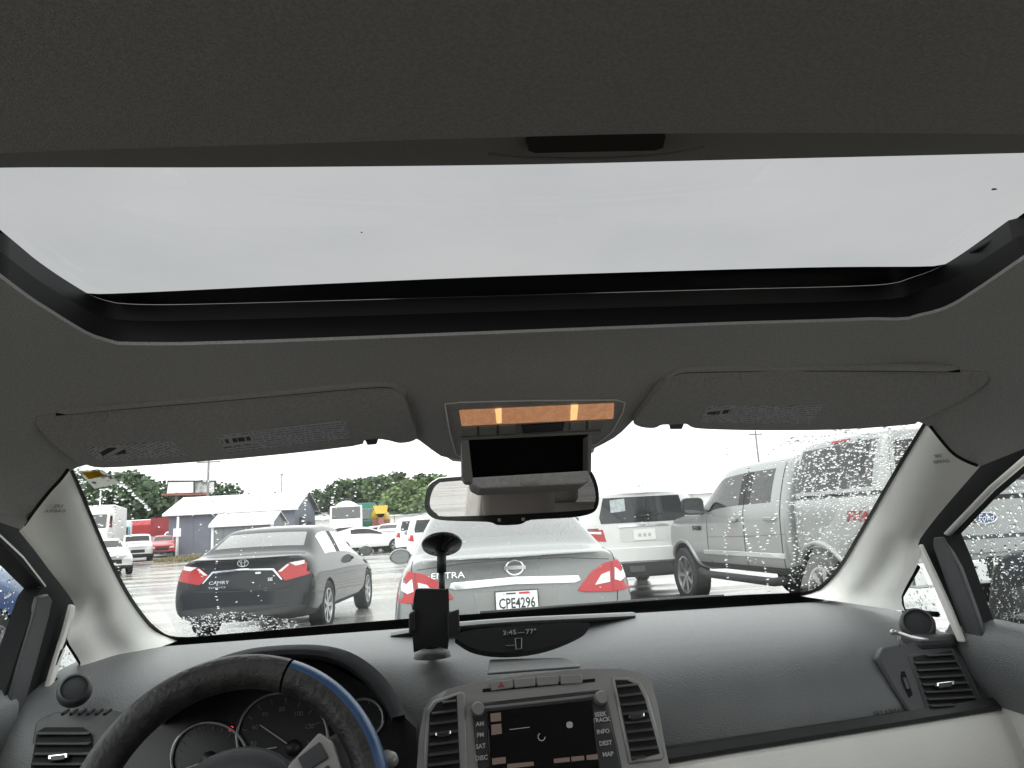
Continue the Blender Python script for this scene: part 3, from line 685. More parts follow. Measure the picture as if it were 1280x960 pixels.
decal(tk, bvc, 'rocker_panel_highlight', [(-1.95, .80), (-4.15, .80), (-4.15, .74), (-1.95, .74)][::-1], LS, p_crease_hl, .022, .03, .2, .01)  # rocker band in brighter silver, the body crease highlight put into its colour
MB().tube([(-1.02, 1.95, .50), (-1.03, 2.2, .47), (-1.03, 4.0, .47), (-1.0, 4.3, .50)], .05, 8).build('step_bar', m_under, tk, smooth=True)
MB().tube([(1.02, 1.95, .50), (1.03, 2.2, .47), (1.03, 4.0, .47), (1.0, 4.3, .50)], .05, 8).build('step_bar', m_under, tk, smooth=True)
for y in (1.27, 4.95):
    for s in (-1, 1):
        cf = caster(bvb if y < 2 else bvc, (-s, 0, 0))
        MB().tube([cf((y+.525*math.cos(a))*s, .405+.525*math.sin(a), 0) for a in [R_(-14+208*i/30) for i in range(31)]], .030, 8).build('wheel_arch_flare', p_silver, tk, smooth=True)
mirror(tk, -1.0, 4.02, 1.42, m_black, 1.45, 4); mirror(tk, 1.0, 4.02, 1.42, m_black, 1.45, 4)
seats(tk, 3.3, 2.5, 1.4, 1.15)
text('model_badge', 'F-150', .09, fc(-4.36, 1.10, .01), (0, -1, 0), (0, 0, 1), m_gap, tk, ext=.003, sx=1.4, bold=.003)
# tailgate
decal(tk, bvb, 'tailgate', [(-.74, .80), (.74, .80), (.76, 1.36), (-.76, 1.36)], RE, p_silver, .02, .03, .12, .01)
fr_ = caster(bvb, RE)
decal(tk, bvb, 'tailgate_step', [(-.74, 1.285), (.74, 1.285), (.74, 1.33), (-.74, 1.33)], RE, m_under, .024, .01, .2, .003)
decal(tk, bvb, 'tailgate_groove', [(-.72, .93), (.72, .93), (.72, .965), (-.72, .965)], RE, m_dgrey, .0225, .004, .2)
pe = fr_(0, 1.12, .03)
MB().prism([(pe.x+a, pe.y, pe.z+b) for a, b in ellipse(0, 0, .13, .055, 28)], (0, -.012, 0)).build('emblem', mat('emblem_blue', (.02, .05, .16), .2, coat=.5), tk, bevel=.004)
MB().tube([(pe.x+.125*math.cos(6.2832*i/28), pe.y-.012, pe.z+.05*math.sin(6.2832*i/28)) for i in range(28)], .005, 6, closed=True).build('emblem_rim', m_badge, tk, smooth=True)
text('emblem_script', 'Ford', .09, (pe.x, pe.y-.014, pe.z), (1, 0, 0), (0, 0, 1), m_badge, tk, ext=.001, shear=.35)
MB().box((0, .0, .66), (1.9, .22, .22)).build('rear_bumper', m_chrome, tk, bevel=.03)
MB().box((0, -.115, .69), (.40, .02, .19)).build('plate_pocket', m_under, tk, bevel=.004)
MB().box((0, -.128, .69), (.31, .006, .155)).build('licence_plate', m_plate, tk)
for s in (-1, 1): decal(tk, bvb, 'tail_lamp', sgn([(.79, .95), (.93, .95), (.94, 1.34), (.80, 1.34)], s), RE, m_red, .03, .05, .1, .008)

# ---- SUVs
SUV = [(.04, .86, .42, .95, .86, 1.12, .74, 1.60, 1.66, .06, .06), (.14, .95, .36, .98, .93, 1.16, .79, 1.66, 1.73, .05, .06), (.5, .97, .34, 1.0, .945, 1.18, .80, 1.69, 1.765), (.60, .97, .34, 1.0, .945, 1.18, .80, 1.69, 1.77), (1.25, .97, .32, 1.0, .945, 1.18, .80, 1.70, 1.785), (1.38, .97, .32, 1.0, .945, 1.18, .80, 1.70, 1.785), (2.15, .97, .32, 1.0, .945, 1.17, .80, 1.70, 1.785), (2.27, .97, .32, 1.0, .945, 1.17, .80, 1.70, 1.785), (2.95, .97, .32, .99, .945, 1.16, .80, 1.67, 1.755), (3.10, .97, .32, .99, .945, 1.155, .81, 1.62, 1.70), (3.75, .965, .32, .98, .93, 1.14, .85, 1.19, 1.22), (3.88, .96, .32, .97, .92, 1.12, .86, 1.165, 1.19), (4.6, .94, .34, .93, .88, 1.05, .80, 1.10, 1.13), (4.85, .86, .38, .85, .78, .95, .7, .99, 1.02, -.08, 0), (4.93, .76, .44, .75, .68, .85, .58, .88, .90, -.1, 0)]
SUVK = ['b', 'b', 'b', 's', 'k', 's', 'k', 's', 's', 'sr', 'b', 'b', 'b', 'b']
def suv(name, loc, rz, label, L, W, Hh, pm, det=True, gl=None, sub=2, lampp=None, wr=None):
    S = scale_st(SUV, L, W, Hh, 4.93, 1.94, 1.785); k = L/4.93; r = wr or .20*Hh; x = W*.44
    v, b = vehicle(name, loc, rz, label, S, SUVK, pm, [(x, .95*k, r, .24), (-x, .95*k, r, .24), (x, 3.9*k, r, .24), (-x, 3.9*k, r, .24)], gl=gl or g_tint, sub=sub)
    h = Hh/1.785; w_ = W/1.94
    decal(v, b, 'rear_window', [(-.66*w_, 1.20*h), (.66*w_, 1.20*h), (.68*w_, 1.30*h), (.60*w_, 1.60*h), (-.60*w_, 1.60*h), (-.68*w_, 1.30*h)], RE, m_dkgl, .006, .02, .12, .004)
    for s in (-1, 1):
        lp_ = lampp or [(.70, .92), (.88, .95), (.90, 1.12), (.72, 1.13)]
        decal(v, b, 'tail_lamp', sgn([(a*w_, z*h) for a, z in lp_], s), RE, m_red, .012, .04, .08, .005)
        mirror(v, s*W*.49, 3.35*k, 1.2*h, pm, 1.15)
    return v, b, w_, h
p_white = paint('white_paint_gloss', (.80, .80, .79), .0, .3)
p_pearl = paint('pearl_white_paint', (.62, .62, .61), .15, .3, .5)
pp = gpx(797, 700, 13.4)
ar, bv, w_, h = suv('suv_car', (3.2, 11.7, 0), R_(-1.5), 'big pale SUV between the grey sedan and the pickup truck', 5.3, 2.03, 1.83, p_pearl, lampp=[(.60, .93), (.885, .95), (.90, 1.10), (.64, 1.115)])
for s in (-1, 1):
    decal(ar, bv, 'lamp_insert', sgn([(.70, 1.07), (.90, 1.09), (.90, 1.12), (.70, 1.11)], s), RE, m_clear, .016, .01, .08)
    decal(ar, bv, 'lamp_insert', sgn([(.74, 1.14), (.91, 1.14), (.91, 1.165), (.74, 1.165)], s), RE, m_reddk, .016, .01, .08)
fz = caster(bv, RE)
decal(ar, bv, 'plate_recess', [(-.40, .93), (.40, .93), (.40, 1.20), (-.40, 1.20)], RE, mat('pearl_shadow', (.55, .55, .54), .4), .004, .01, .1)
decal(ar, bv, 'chrome_bar', [(-.42, 1.16), (.42, 1.16), (.42, 1.20), (-.42, 1.20)], RE, m_chrome, .014, .02, .1, .003)
pe = fz(0, 1.03, .012); MB().box(pe, (.36, .008, .17)).build('licence_plate', m_plate, ar, bevel=.002)
for k in range(3): MB().box((pe.x-.08+.08*k, pe.y-.006, pe.z), (.045, .003, .05)).build('plate_character', mat('faint_ink', (.45, .45, .46), .5), ar)
decal(ar, bv, 'rear_bumper', [(-.94, .62), (.94, .62), (.95, .84), (-.95, .84)], RE, p_pearl, .05, .08, .1, .02)
decal(ar, bv, 'lower_valance', [(-.80, .40), (.80, .40), (.86, .60), (-.86, .60)], RE, m_under, .03, .05, .1, .01)
decal(ar, bv, 'hitch_cover', [(-.30, .46), (-.05, .46), (-.05, .55), (-.30, .55)], RE, m_dgrey, .04, .02, .1, .005)
MB().tube([fz(.35, 1.36, .02), fz(0, 1.33, .02), fz(-.1, 1.33, .02)], .012, 6).build('rear_wiper', m_under, ar, smooth=True)
decal(ar, bv, 'window_sticker', [(-.52, 1.40), (-.28, 1.42), (-.28, 1.62), (-.52, 1.60)], RE, mat('sticker_pale_blue', (.40, .45, .46), .6, var=.2, vscale=20), .0075, .002, .1)
for s in (-1, 1): MB().tube([(s*.72, .5, 1.90), (s*.72, .7, 1.95), (s*.70, 3.0, 1.95), (s*.70, 3.2, 1.89)], .02, 6).build('roof_rail', m_chrome, ar, smooth=True)
# small SUVs behind the grey sedan
for px, Y, rz, lb in ((513, 23.5, -1, 'white SUV with red tail light beside the grey sedan mirror'), (497, 31, -2, 'white van-like SUV farther along the row left of the grey sedan')):
    p = gpx(px, 690, Y); suv('suv_car', (p.x+.78, Y, p.z), R_(rz), lb, 4.7, 1.86, 1.72, p_white, sub=1)

# ---- coupes and small cars in the lot
CP = [(.03, .78, .36, .78, .74, .95, .66, 1.0, 1.015, .12, .2), (.10, .88, .28, .82, .80, .98, .70, 1.03, 1.05, .1, .1), (.42, .90, .24, .84, .82, 1.0, .70, 1.06, 1.08), (.62, .90, .22, .84, .81, 1.0, .69, 1.09, 1.115), (1.55, .88, .22, .82, .79, 1.0, .60, 1.31, 1.345), (1.75, .88, .22, .82, .79, .99, .585, 1.335, 1.37), (2.25, .88, .22, .82, .79, .98, .58, 1.34, 1.38), (2.45, .88, .22, .82, .79, .97, .60, 1.31, 1.355), (3.15, .88, .22, .82, .79, .95, .70, 1.0, 1.03), (3.3, .89, .22, .82, .79, .94, .70, .985, 1.015), (4.2, .88, .24, .78, .76, .88, .66, .92, .95), (4.58, .84, .28, .72, .7, .8, .58, .83, .86, -.1, 0), (4.78, .74, .34, .62, .62, .7, .5, .73, .75, -.14, 0)]
CPK = ['b', 'b', 'b', 'r', 's', 's', 's', 'sr', 'b', 'b', 'b', 'b']
def small_car(name, px, py, Y, head, label, S, K, pm, L=None, W=None, Hh=None, dims=(4.62, 1.76, 1.49), wheels=(1.0, 3.7, .31), lamps=True, gl=None):
    p = gpx(px, py, Y); L, W, Hh = L or dims[0], W or dims[1], Hh or dims[2]
    S2 = scale_st(S, L, W, Hh, *dims); k = L/dims[0]; r = wheels[2]; x = W*.44
    # px is the middle of the car
    c = Vector((math.sin(R_(head)), math.cos(R_(head)), 0))*(L/2)
    v, b = vehicle(name, (p.x-c.x, Y-c.y, G(p.x, Y)), -R_(head), label, S2, K, pm, [(x, wheels[0]*k, r, .2), (-x, wheels[0]*k, r, .2), (x, wheels[1]*k, r, .2), (-x, wheels[1]*k, r, .2)], sub=1, gl=gl or g_tint)
    h = Hh/1.49; w_ = W/1.76
    for s in (-1, 1):
        decal(v, b, 'tail_lamp', sgn([(.55*w_, .80*h), (.84*w_, .82*h), (.85*w_, .95*h), (.58*w_, .93*h)], s), RE, m_red, .01, .03, .1)
        decal(v, b, 'head_lamp', sgn([(.45*w_, .60*h), (.72*w_, .62*h), (.72*w_, .72*h), (.46*w_, .70*h)], s), (0, -1, 0), m_clear, .01, .03, .1)
    decal(v, b, 'grille', [(-.40*w_, .45*h), (.40*w_, .45*h), (.38*w_, .62*h), (-.38*w_, .62*h)], (0, -1, 0), m_under, .01, .03, .1)
    return v, b
small_car('coupe_car', 458, 690, 40, 72, 'white fastback coupe parked side-on beyond the black sedan mirror', CP, CPK, p_white, dims=(4.78, 1.8, 1.38), wheels=(1.0, 3.75, .34))
small_car('coupe_car', 478, 690, 47, 75, 'second white coupe half hidden behind the fastback coupe', CP, CPK, p_white, dims=(4.78, 1.8, 1.38), wheels=(1.0, 3.75, .34))
small_car('sedan_car', 437, 690, 45, 60, 'white sedan whose dark hood shows above the black sedan roof', SED, SEDK, p_white)
CUB = [(.04, .76, .36, .85, .78, 1.02, .70, 1.48, 1.53, .04, .02), (.12, .84, .28, .86, .82, 1.05, .74, 1.54, 1.60), (.75, .85, .22, .86, .83, 1.05, .75, 1.56, 1.64), (.9, .85, .22, .86, .83, 1.05, .75, 1.56, 1.64), (1.7, .85, .22, .86, .83, 1.05, .75, 1.57, 1.65), (1.82, .85, .22, .86, .83, 1.05, .75, 1.57, 1.65), (2.5, .85, .22, .86, .83, 1.05, .75, 1.55, 1.62), (2.62, .85, .22, .86, .83, 1.05, .75, 1.51, 1.58), (3.05, .85, .22, .86, .83, 1.04, .78, 1.10, 1.14), (3.15, .85, .22, .86, .83, 1.02, .78, 1.07, 1.10), (3.75, .84, .24, .82, .79, .96, .73, 1.0, 1.03), (3.92, .80, .28, .74, .74, .86, .66, .9, .93, -.05, 0), (3.98, .74, .34, .70, .68, .8, .6, .84, .86, -.05, 0)]
CUBK = ['b', 's', 'k', 's', 'k', 's', 's', 'sr', 'b', 'b', 'b', 'b']
p_silv2 = paint('light_silver_paint', (.55, .555, .56), .4, .3); p_red = paint('red_paint', (.35, .02, .025), .1, .3); p_blue = paint('blue_paint', (.035, .09, .26), .35, .28)
p_maroon = paint('maroon_paint', (.22, .015, .02), .1, .35)
small_car('compact_van', 170, 700, 49, 157, 'boxy silver compact van facing us on the far left of the lot', CUB, CUBK, p_silv2, dims=(3.98, 1.7, 1.65), wheels=(.7, 3.2, .31))
small_car('sedan_car', 204, 696, 55, 163, 'red sedan parked right behind the boxy silver van', SED, SEDK, p_red)
small_car('sedan_car', 141, 690, 60, 160, 'pale sedan at the pillar edge behind the boxy silver van', SED, SEDK, p_white)
small_car('sedan_car', 128, 715, 33, 150, 'silver sedan nearest the left pillar, nose towards us', SED, SEDK, p_silv2)
small_car('sedan_car', 183, 680, 66, 110, 'dark red sedan far behind the boxy silver van', SED, SEDK, p_maroon)
small_car('suv_car', 221, 680, 62, 170, 'white SUV by the dark red container left of the shed', SUV, SUVK, p_white, dims=(4.93, 1.94, 1.785), wheels=(.95, 3.9, .36))
small_car('sedan_car', 160, 680, 74, 100, 'white sedan side-on far behind the boxy silver van', SED, SEDK, p_white)
small_car('compact_van', 195, 680, 78, 165, 'silver van in front of the red trailers, farthest back', CUB, CUBK, p_silv2, dims=(3.98, 1.7, 1.65), wheels=(.7, 3.2, .31))
small_car('sedan_car', 493, 690, 42, 5, 'silver sedan at the far end of the row by the white SUVs', SED, SEDK, p_silv2)
small_car('sedan_car', 415, 690, 52, 70, 'pale sedan between the shed gable and the white coupes', SED, SEDK, p_silv2)
# blue SUV beyond the left window
suv('suv_car', (-5.25, 4.1, 0), R_(1), 'blue SUV standing outside the left door window', 4.8, 1.9, 1.78, p_blue)

# ---- trucks and containers
m_yel = mat('yellow_paint', (.55, .36, .02), .4, var=.08, vscale=2); m_grn = mat('green_paint', (.03, .17, .12), .45, var=.08, vscale=2); m_ltb = mat('pale_blue_paint', (.20, .38, .50), .45, var=.06, vscale=2)
m_cont = mat('container_red', (.26, .025, .03), .55, var=.12, vscale=1.5); m_canvas = mat('red_canvas', (.38, .04, .045), .8, var=.08, vscale=2)
def axle_wheels(r, ys_, x, rad=.5):
    for y in ys_:
        for s in (-1, 1): wheel(r, s*x, y, rad, .3, 6, mat('truck_rim', (.5, .5, .5), .5))
def truck(px, py, Y, head, label, cabm, kind, bodym=None, s=1., name='truck'):
    p = gpx(px, py, Y); t = tag(empty(name, (p.x, Y, p.z), -R_(head)), label, 'truck'); t.scale = (s, s, s)
    cabp = [(0, 1.0), (2.0, 1.0), (2.05, 1.8), (1.85, 2.0), (1.5, 2.85), (.1, 2.9), (0, 2.7)]
    MB().prism([(-1.15, 3.2+a, b) for a, b in cabp], (2.3, 0, 0)).build('cab', cabm, t, bevel=.08)
    MB().prism([(-1.0, 3.2+a, b) for a, b in ((1.92, 1.92), (2.0, 1.95), (1.62, 2.75), (1.55, 2.72))], (2.0, 0, 0)).build('front_window', m_dkgl, t)
    for sd in (-1, 1): MB().prism([(sd*1.16, 3.2+a, b) for a, b in ((.5, 1.95), (1.6, 1.95), (1.35, 2.65), (.5, 2.65))], (sd*.01, 0, 0)).build('side_window', m_dkgl, t)
    MB().box((0, 1.4, .75), (.9, 7.4, .3)).build('chassis', m_under, t)
    MB().box((0, 5.3, .75), (2.3, .2, .45)).build('bumper', m_white, t, bevel=.04)
    axle_wheels(t, (4.4, -.2, -1.4), 1.0)
    if kind == 'box': MB().box((0, .1, 2.15), (2.45, 5.9, 2.5)).build('cargo_box', bodym, t, bevel=.04)
    if kind == 'tank':
        MB().lathe([(.001, -2.7), (.8, -2.65), (1.15, -2.3), (1.2, 0), (1.15, 2.3), (.8, 2.65), (.001, 2.7)], (0, .2, 2.15), (0, 1, 0), 24).build('tank', bodym, t, smooth=True, angle=50)
        MB().lathe([(.35, 0), (.35, .25), (.001, .28)], (0, .2, 3.3), (0, 0, 1), 16).build('hatch', m_dark, t)
    if kind == 'mixer':
        ax = Vector((0, 1, -.22)).normalized()
        MB().lathe([(.4, -2.6), (.55, -2.3), (1.0, -1.2), (1.25, 0), (1.25, .9), (.9, 2.0), (.3, 2.3), (.001, 2.3)], (0, .4, 2.45), ax, 24).build('drum', bodym, t, smooth=True, angle=50)
        MB().prism([(-.6, -2.6, 3.0), (.6, -2.6, 3.0), (.8, -2.2, 3.9), (-.8, -2.2, 3.9)], (0, .7, 0)).build('hopper', bodym, t, bevel=.05)
        MB().bar((0, -2.5, 2.6), (0, -3.2, 1.5), .6, .1).build('chute', mat('rust_red'), t)
        MB().box((0, -2.1, 1.6), (1.9, .3, 1.6)).build('rear_frame', mat('rust_red'), t, bevel=.05)
    return t
truck(475, 680, 62, -8, 'yellow concrete mixer truck in the lot below the trees', m_yel, 'mixer', m_yel, .74)
truck(453, 672, 66, 178, 'green truck cab between the white tank truck and yellow mixer', m_grn, 'box', mat('dull_green_box', (.06, .2, .15), .6), .95)
truck(434, 672, 60, 174, 'white tank truck parked behind the white coupe', m_white, 'tank', m_white, 1.0)
truck(147, 685, 66, 160, 'pale blue truck cab on the far left of the lot', m_ltb, 'box', m_white, .8)
truck(124, 690, 58, 165, 'white box truck at the left pillar edge', m_white, 'box', m_white, 1.1)
def trailer(px, py, Y, head, L, hh, label, m_, slant=0):
    p = gpx(px, py, Y); t = tag(empty('trailer', (p.x, Y, p.z), -R_(head)), label, 'trailer')
    n = int(L/.6)
    for i in range(n):
        y = -L/2+L*(i+.5)/n; MB().prism([(-1.2, y-L/n/2+.02, 1.0), (1.2, y-L/n/2+.02, 1.0), (1.2, y-L/n/2+.02, hh), (-1.2, y-L/n/2+.02, hh+slant)], (0, L/n-.04, 0)).build('side_panel', m_, t)
    MB().box((0, 0, (1.0+hh)/2), (2.36, L-.06, hh-1.06)).build('box_core', m_, t)
    MB().box((0, 0, .85), (2.0, L, .25)).build('chassis', m_under, t); axle_wheels(t, (-L/2+1, -L/2+2.1), 1.0, .45); MB().box((0, L/2-1, .4), (.3, .3, .8)).build('landing_leg', m_under, t)
    return t
trailer(169, 672, 74, 80, 6.5, 2.5, 'red trailer with sloping top at far left behind the pale blue truck', m_canvas, .5)
trailer(221, 672, 72, 8, 5, 3.0, 'dark red box trailer beside the left end of the blue-grey shed', m_cont)
# ================================================================== the car we sit in
CAR = tag(empty('car'), 'car we sit in, grey headliner, dark dashboard, open sunroof shade and wet windshield', 'car')
g_ws = glass('windshield_glass', (.90, .94, .925), .2, dirt=.004)
g_side = glass('side_glass', (.90, .93, .92), .12, dirt=.02)
g_roof = glass('tinted_roof_glass', (.235, .24, .242), .02, dirt=.0)

_t = g_roof.node_tree; _tr = [n for n in _t.nodes if n.type == 'BSDF_TRANSPARENT'][0]
_c = _t.nodes.new('ShaderNodeTexCoord'); _n = _t.nodes.new('ShaderNodeTexNoise'); _n.inputs['Scale'].default_value = 4; _n.inputs['Detail'].default_value = 7
_rp = _t.nodes.new('ShaderNodeValToRGB'); _rp.color_ramp.elements[0].position, _rp.color_ramp.elements[1].position = .3, .7
_rp.color_ramp.elements[0].color, _rp.color_ramp.elements[1].color = (.215, .222, .226, 1), (.24, .243, .244, 1)
_t.links.new(_c.outputs['Object'], _n.inputs['Vector']); _t.links.new(_n.outputs['Fac'], _rp.inputs['Fac']); _t.links.new(_rp.outputs['Color'], _tr.inputs['Color'])
def prof(y, tab):
    if y <= tab[0][0]: return tab[0][1]
    for (a, b), (c, d) in zip(tab, tab[1:]):
        if y <= c:
            t = (y-a)/(c-a); return b+(d-b)*t
    return tab[-1][1]
HP = [(-2, 1.53), (.78, 1.53), (.88, 1.525), (.95, 1.511), (1.0, 1.492), (1.05, 1.469), (1.10, 1.444), (1.16, 1.412), (1.3, 1.335)]
def H(x, y):
    s = min(1., max(0., (y-.92)/.2)); s = s*s*(3-2*s)
    return prof(y, HP)-1.9*max(0., abs(x)-.45)**2-.03*s*math.exp(-((x-.03)/.15)**2)
def fH(off): return lambda p: p.z-(H(p.x, p.y)+off)
def fW(p): return p.z-(1.425-(p.y+.2*p.x*p.x-1.17)*.574)
def WSZ(x, y): return 1.425-(y+.2*x*x-1.17)*.574
def P2(pts, fn): return [fn(*p) for p in pts]

# ---- headliner with its sunroof opening
lip = [(0, 345), (45, 378), (90, 406), (125, 423), (170, 430), (300, 428), (640, 415), (900, 405), (1100, 399), (1150, 394), (1200, 376), (1280, 322)]
lipw = smoothline([onF(*p, fH(0)) for p in lip], 5)
edge = [(27, 662), (45, 635), (65, 610), (85, 588), (150, 572), (300, 560), (440, 543), (500, 540), (522, 549), (550, 570), (580, 576), (660, 572), (745, 560),
        (772, 545), (795, 522), (850, 515), (1000, 515), (1120, 518), (1160, 532), (1190, 565), (1222, 584)]
edw = [onF(*p, fH(0)) for p in edge]
def side(p, y1, n, x): return [Vector((x, p.y+(y1-p.y)*i/n, 0)) for i in range(1, n+1)]
inner = list(reversed(side(lipw[0], -.75, 16, -.575)))+resample(lipw, 90)+side(lipw[-1], -.75, 16, .575)
outer = list(reversed(side(edw[0], -1.75, 16, -.735)))+resample(edw, 90)+side(edw[-1], -1.75, 16, .735)
inner += [Vector((.575-1.15*i/12, -.75, 0)) for i in range(1, 12)]
outer += [Vector((.735-1.47*i/12, -1.75, 0)) for i in range(1, 12)]
rows = []
for k in range(13):
    t = k/12
    rows.append([Vector((q.x, q.y, H(q.x, q.y)-.0015*(1-min(1, t*8))**2)) for q in (a.lerp(b, t) for a, b in zip(inner, outer))])
rows.insert(0, [Vector((p.x, p.y, p.z+.004)) for p in rows[0]])
MB().grid(rows, cu=True).build('headliner', m_head, CAR, smooth=True, angle=60)
# sunroof: wall of the opening, black frame, glass, guide rails, sunshade
fr = empty('sunroof', parent=CAR); fr.location = (0, 0, 0)
lo = [Vector((p.x, p.y, H(p.x, p.y)+.001)) for p in inner]
grow = lambda L, k, z: [Vector((p.x*(1+k), p.y+(k*.9 if p.y > .3 else 0), z)) for p in L]
MB().grid([lo, grow(inner, .012, 1.552)], cu=True).build('opening_trim', mat('sunroof_trim', (.010, .010, .011), .6, spec=.2), fr, smooth=True, angle=50)
MB().grid([grow(inner, .03, 1.552), grow(inner, .03, 1.578)], cu=True).build('opening_wall', m_black, fr, smooth=True, angle=50)
MB().grid([grow(inner, .012, 1.552), grow(inner, .03, 1.5525)], cu=True).build('groove', m_seal, fr)
strip = [onF(*p, fH(.006)) for p in ((150, 428), (300, 426.5), (640, 413.5), (900, 403.5), (1060, 398.5))]; strip = resample(smoothline(strip), 30)
MB().grid([[p+Vector((0, -.0005, 0)) for p in strip], [p+Vector((0, .003, .011)) for p in strip]]).build('front_deflector_strip', mat('deflector_grey', (.055, .055, .06), .4), fr, smooth=True)
ge = [(0, 287), (50, 329), (82, 355), (103, 364), (140, 367), (400, 355), (640, 345), (1000, 334.5), (1155, 333), (1185, 329), (1215, 314), (1280, 266)]
gew = smoothline([onZ(*p, 1.578) for p in ge], 5)
gin = list(reversed(side(gew[0], -.75, 16, gew[0].x)))+resample(gew, 90)+side(gew[-1], -.75, 16, gew[-1].x)
gin += [Vector((gew[-1].x+(gew[0].x-gew[-1].x)*i/12, -.75, 0)) for i in range(1, 12)]
MB().grid([[Vector((p.x, p.y, 1.578)) for p in gin], grow(inner, .06, 1.5785)], cu=True).build('glass_border', m_gloss, fr)
MB().grid([[Vector((x, y, 1.59)) for x in (-.65, .65)] for y in (-.85, 1.1)]).build('roof_glass', g_roof, fr)
for a, b, r in ((1243, 237, .0032), (452, 291, .001)):
    p = onZ(a, b, 1.592); MB().prism([p+Vector((r*q*math.cos(k), r*.5*q*math.sin(k), 0)) for k, q in ((0, 1), (1.1, .7), (2.2, 1.1), (3.3, .8), (4.4, 1.), (5.4, .6))], (0, 0, .001)).build('debris_speck', m_black, fr)
for s in (-1, 1):
    MB().box((s*.548, .02, 1.566), (.022, 1.5, .012)).box((s*.527, .02, 1.571), (.008, 1.5, .006)).build('guide_rail', m_dgrey, fr, bevel=.002)
MB().grid([[Vector((x, y, 1.600)) for x in (-.8, .8)] for y in (1.02, 1.25)]).build('roof_skin', mat('car_paint_roof', (.3, .3, .31), .25, metal=.5), fr)
shade = empty('sunshade', parent=CAR)
def onS(px, py): return onZ(px, py, 1.546)
sb = [onS(*p) for p in ((-150, 221), (0, 216), (300, 215.5), (640, 212), (900, 206), (1280, 197), (1450, 192))]
sa = [onS(*p) for p in ((-150, 196), (0, 181), (300, 171), (640, 161), (900, 156), (1280, 158), (1450, 163))]
for _L in (sb, sa):
    _L.insert(0, Vector((-.572, _L[0].y-.012, _L[0].z))); _L.append(Vector((.572, _L[-1].y-.012, _L[-1].z)))
n = 40; sb, sa = resample(smoothline(sb), n), resample(smoothline(sa), n)
MB().grid([[Vector((p.x, -.75, 1.54)) for p in sa], [Vector((p.x, p.y, 1.5400)) for p in sa], [Vector((p.x, p.y+.003, 1.5415)) for p in sa]]).build('fabric_panel', mat('shade_fabric', (.30, .29, .28), .95, var=.12, vscale=420, vdet=6, bump=.9, bscale=700, spec=.1), shade, smooth=True)
bar = MB(); bar.grid([[p+Vector((0, -.006, -.002)) for p in sa], [p.lerp(q, .5)+Vector((0, 0, -.001)) for p, q in zip(sa, sb)], [p+Vector((0, 0, .004)) for p in sb], [p+Vector((0, .002, .012)) for p in sb]])
bar.build('front_bar', mat('shade_bar', (.15, .142, .13), .8, bump=.3, bscale=600), shade, smooth=True, angle=50)
hp = [(657, 166), (662, 161), (825, 158), (831, 163), (828, 177), (818, 180), (668, 183), (660, 180)]
skin(MB(), hp, lambda a, b: onS(a, b)+Vector((0, 0, -.0052)), (0, 0, .003), 12).build('pull_recess', mat('shade_pull', (.022, .02, .018), .9, spec=.1), shade)
rim = [onS(*p)+Vector((0, 0, -.006)) for p in [(610, 183), (655, 188), (740, 189), (830, 184), (880, 174)]]
MB().tube(smoothline(rim), .0012, 6).build('pull_lip', mat('shade_bar'), shade, smooth=True)

# ---- sun visors
def sticker_mat(name, base, ink, row, word):
    """rows of fine print: stripes across y broken into words along x"""
    if name in MT: return MT[name]
    m = mat(name, base, .6); t = m.node_tree; p = t.nodes['Principled BSDF']; L = t.links.new
    c = t.nodes.new('ShaderNodeTexCoord'); sp = t.nodes.new('ShaderNodeSeparateXYZ'); L(c.outputs['Object'], sp.inputs[0])
    def mth(op, a, b):
        q = t.nodes.new('ShaderNodeMath'); q.operation = op
        for k, v in enumerate((a, b)):
            if isinstance(v, (int, float)): q.inputs[k].default_value = v
            elif v is not None: L(v, q.inputs[k])
        return q.outputs[0]
    yz = mth('ADD', mth('MULTIPLY', sp.outputs['Y'], 1.0), mth('MULTIPLY', sp.outputs['X'], .12))
    ph = mth('MULTIPLY', yz, row); st = mth('GREATER_THAN', mth('FRACT', ph, None), .45)
    fl = mth('FLOOR', ph, None); cb = t.nodes.new('ShaderNodeCombineXYZ'); L(mth('MULTIPLY', sp.outputs['X'], word), cb.inputs[0]); L(mth('MULTIPLY', fl, 7.3), cb.inputs[1])
    n = t.nodes.new('ShaderNodeTexNoise'); n.inputs['Scale'].default_value = 1; n.inputs['Detail'].default_value = 2; L(cb.outputs[0], n.inputs['Vector'])
    f = mth('MULTIPLY', st, mth('GREATER_THAN', n.outputs['Fac'], .46))
    x = t.nodes.new('ShaderNodeMix'); x.data_type = 'RGBA'; x.inputs['A'].default_value = (*base, 1); x.inputs['B'].default_value = (*ink, 1)
    L(f, x.inputs['Factor']); L(x.outputs['Result'], p.inputs['Base Color']); return m
m_stick = sticker_mat('printed_sticker', (.44, .45, .46), (.24, .24, .25), 190, 320)
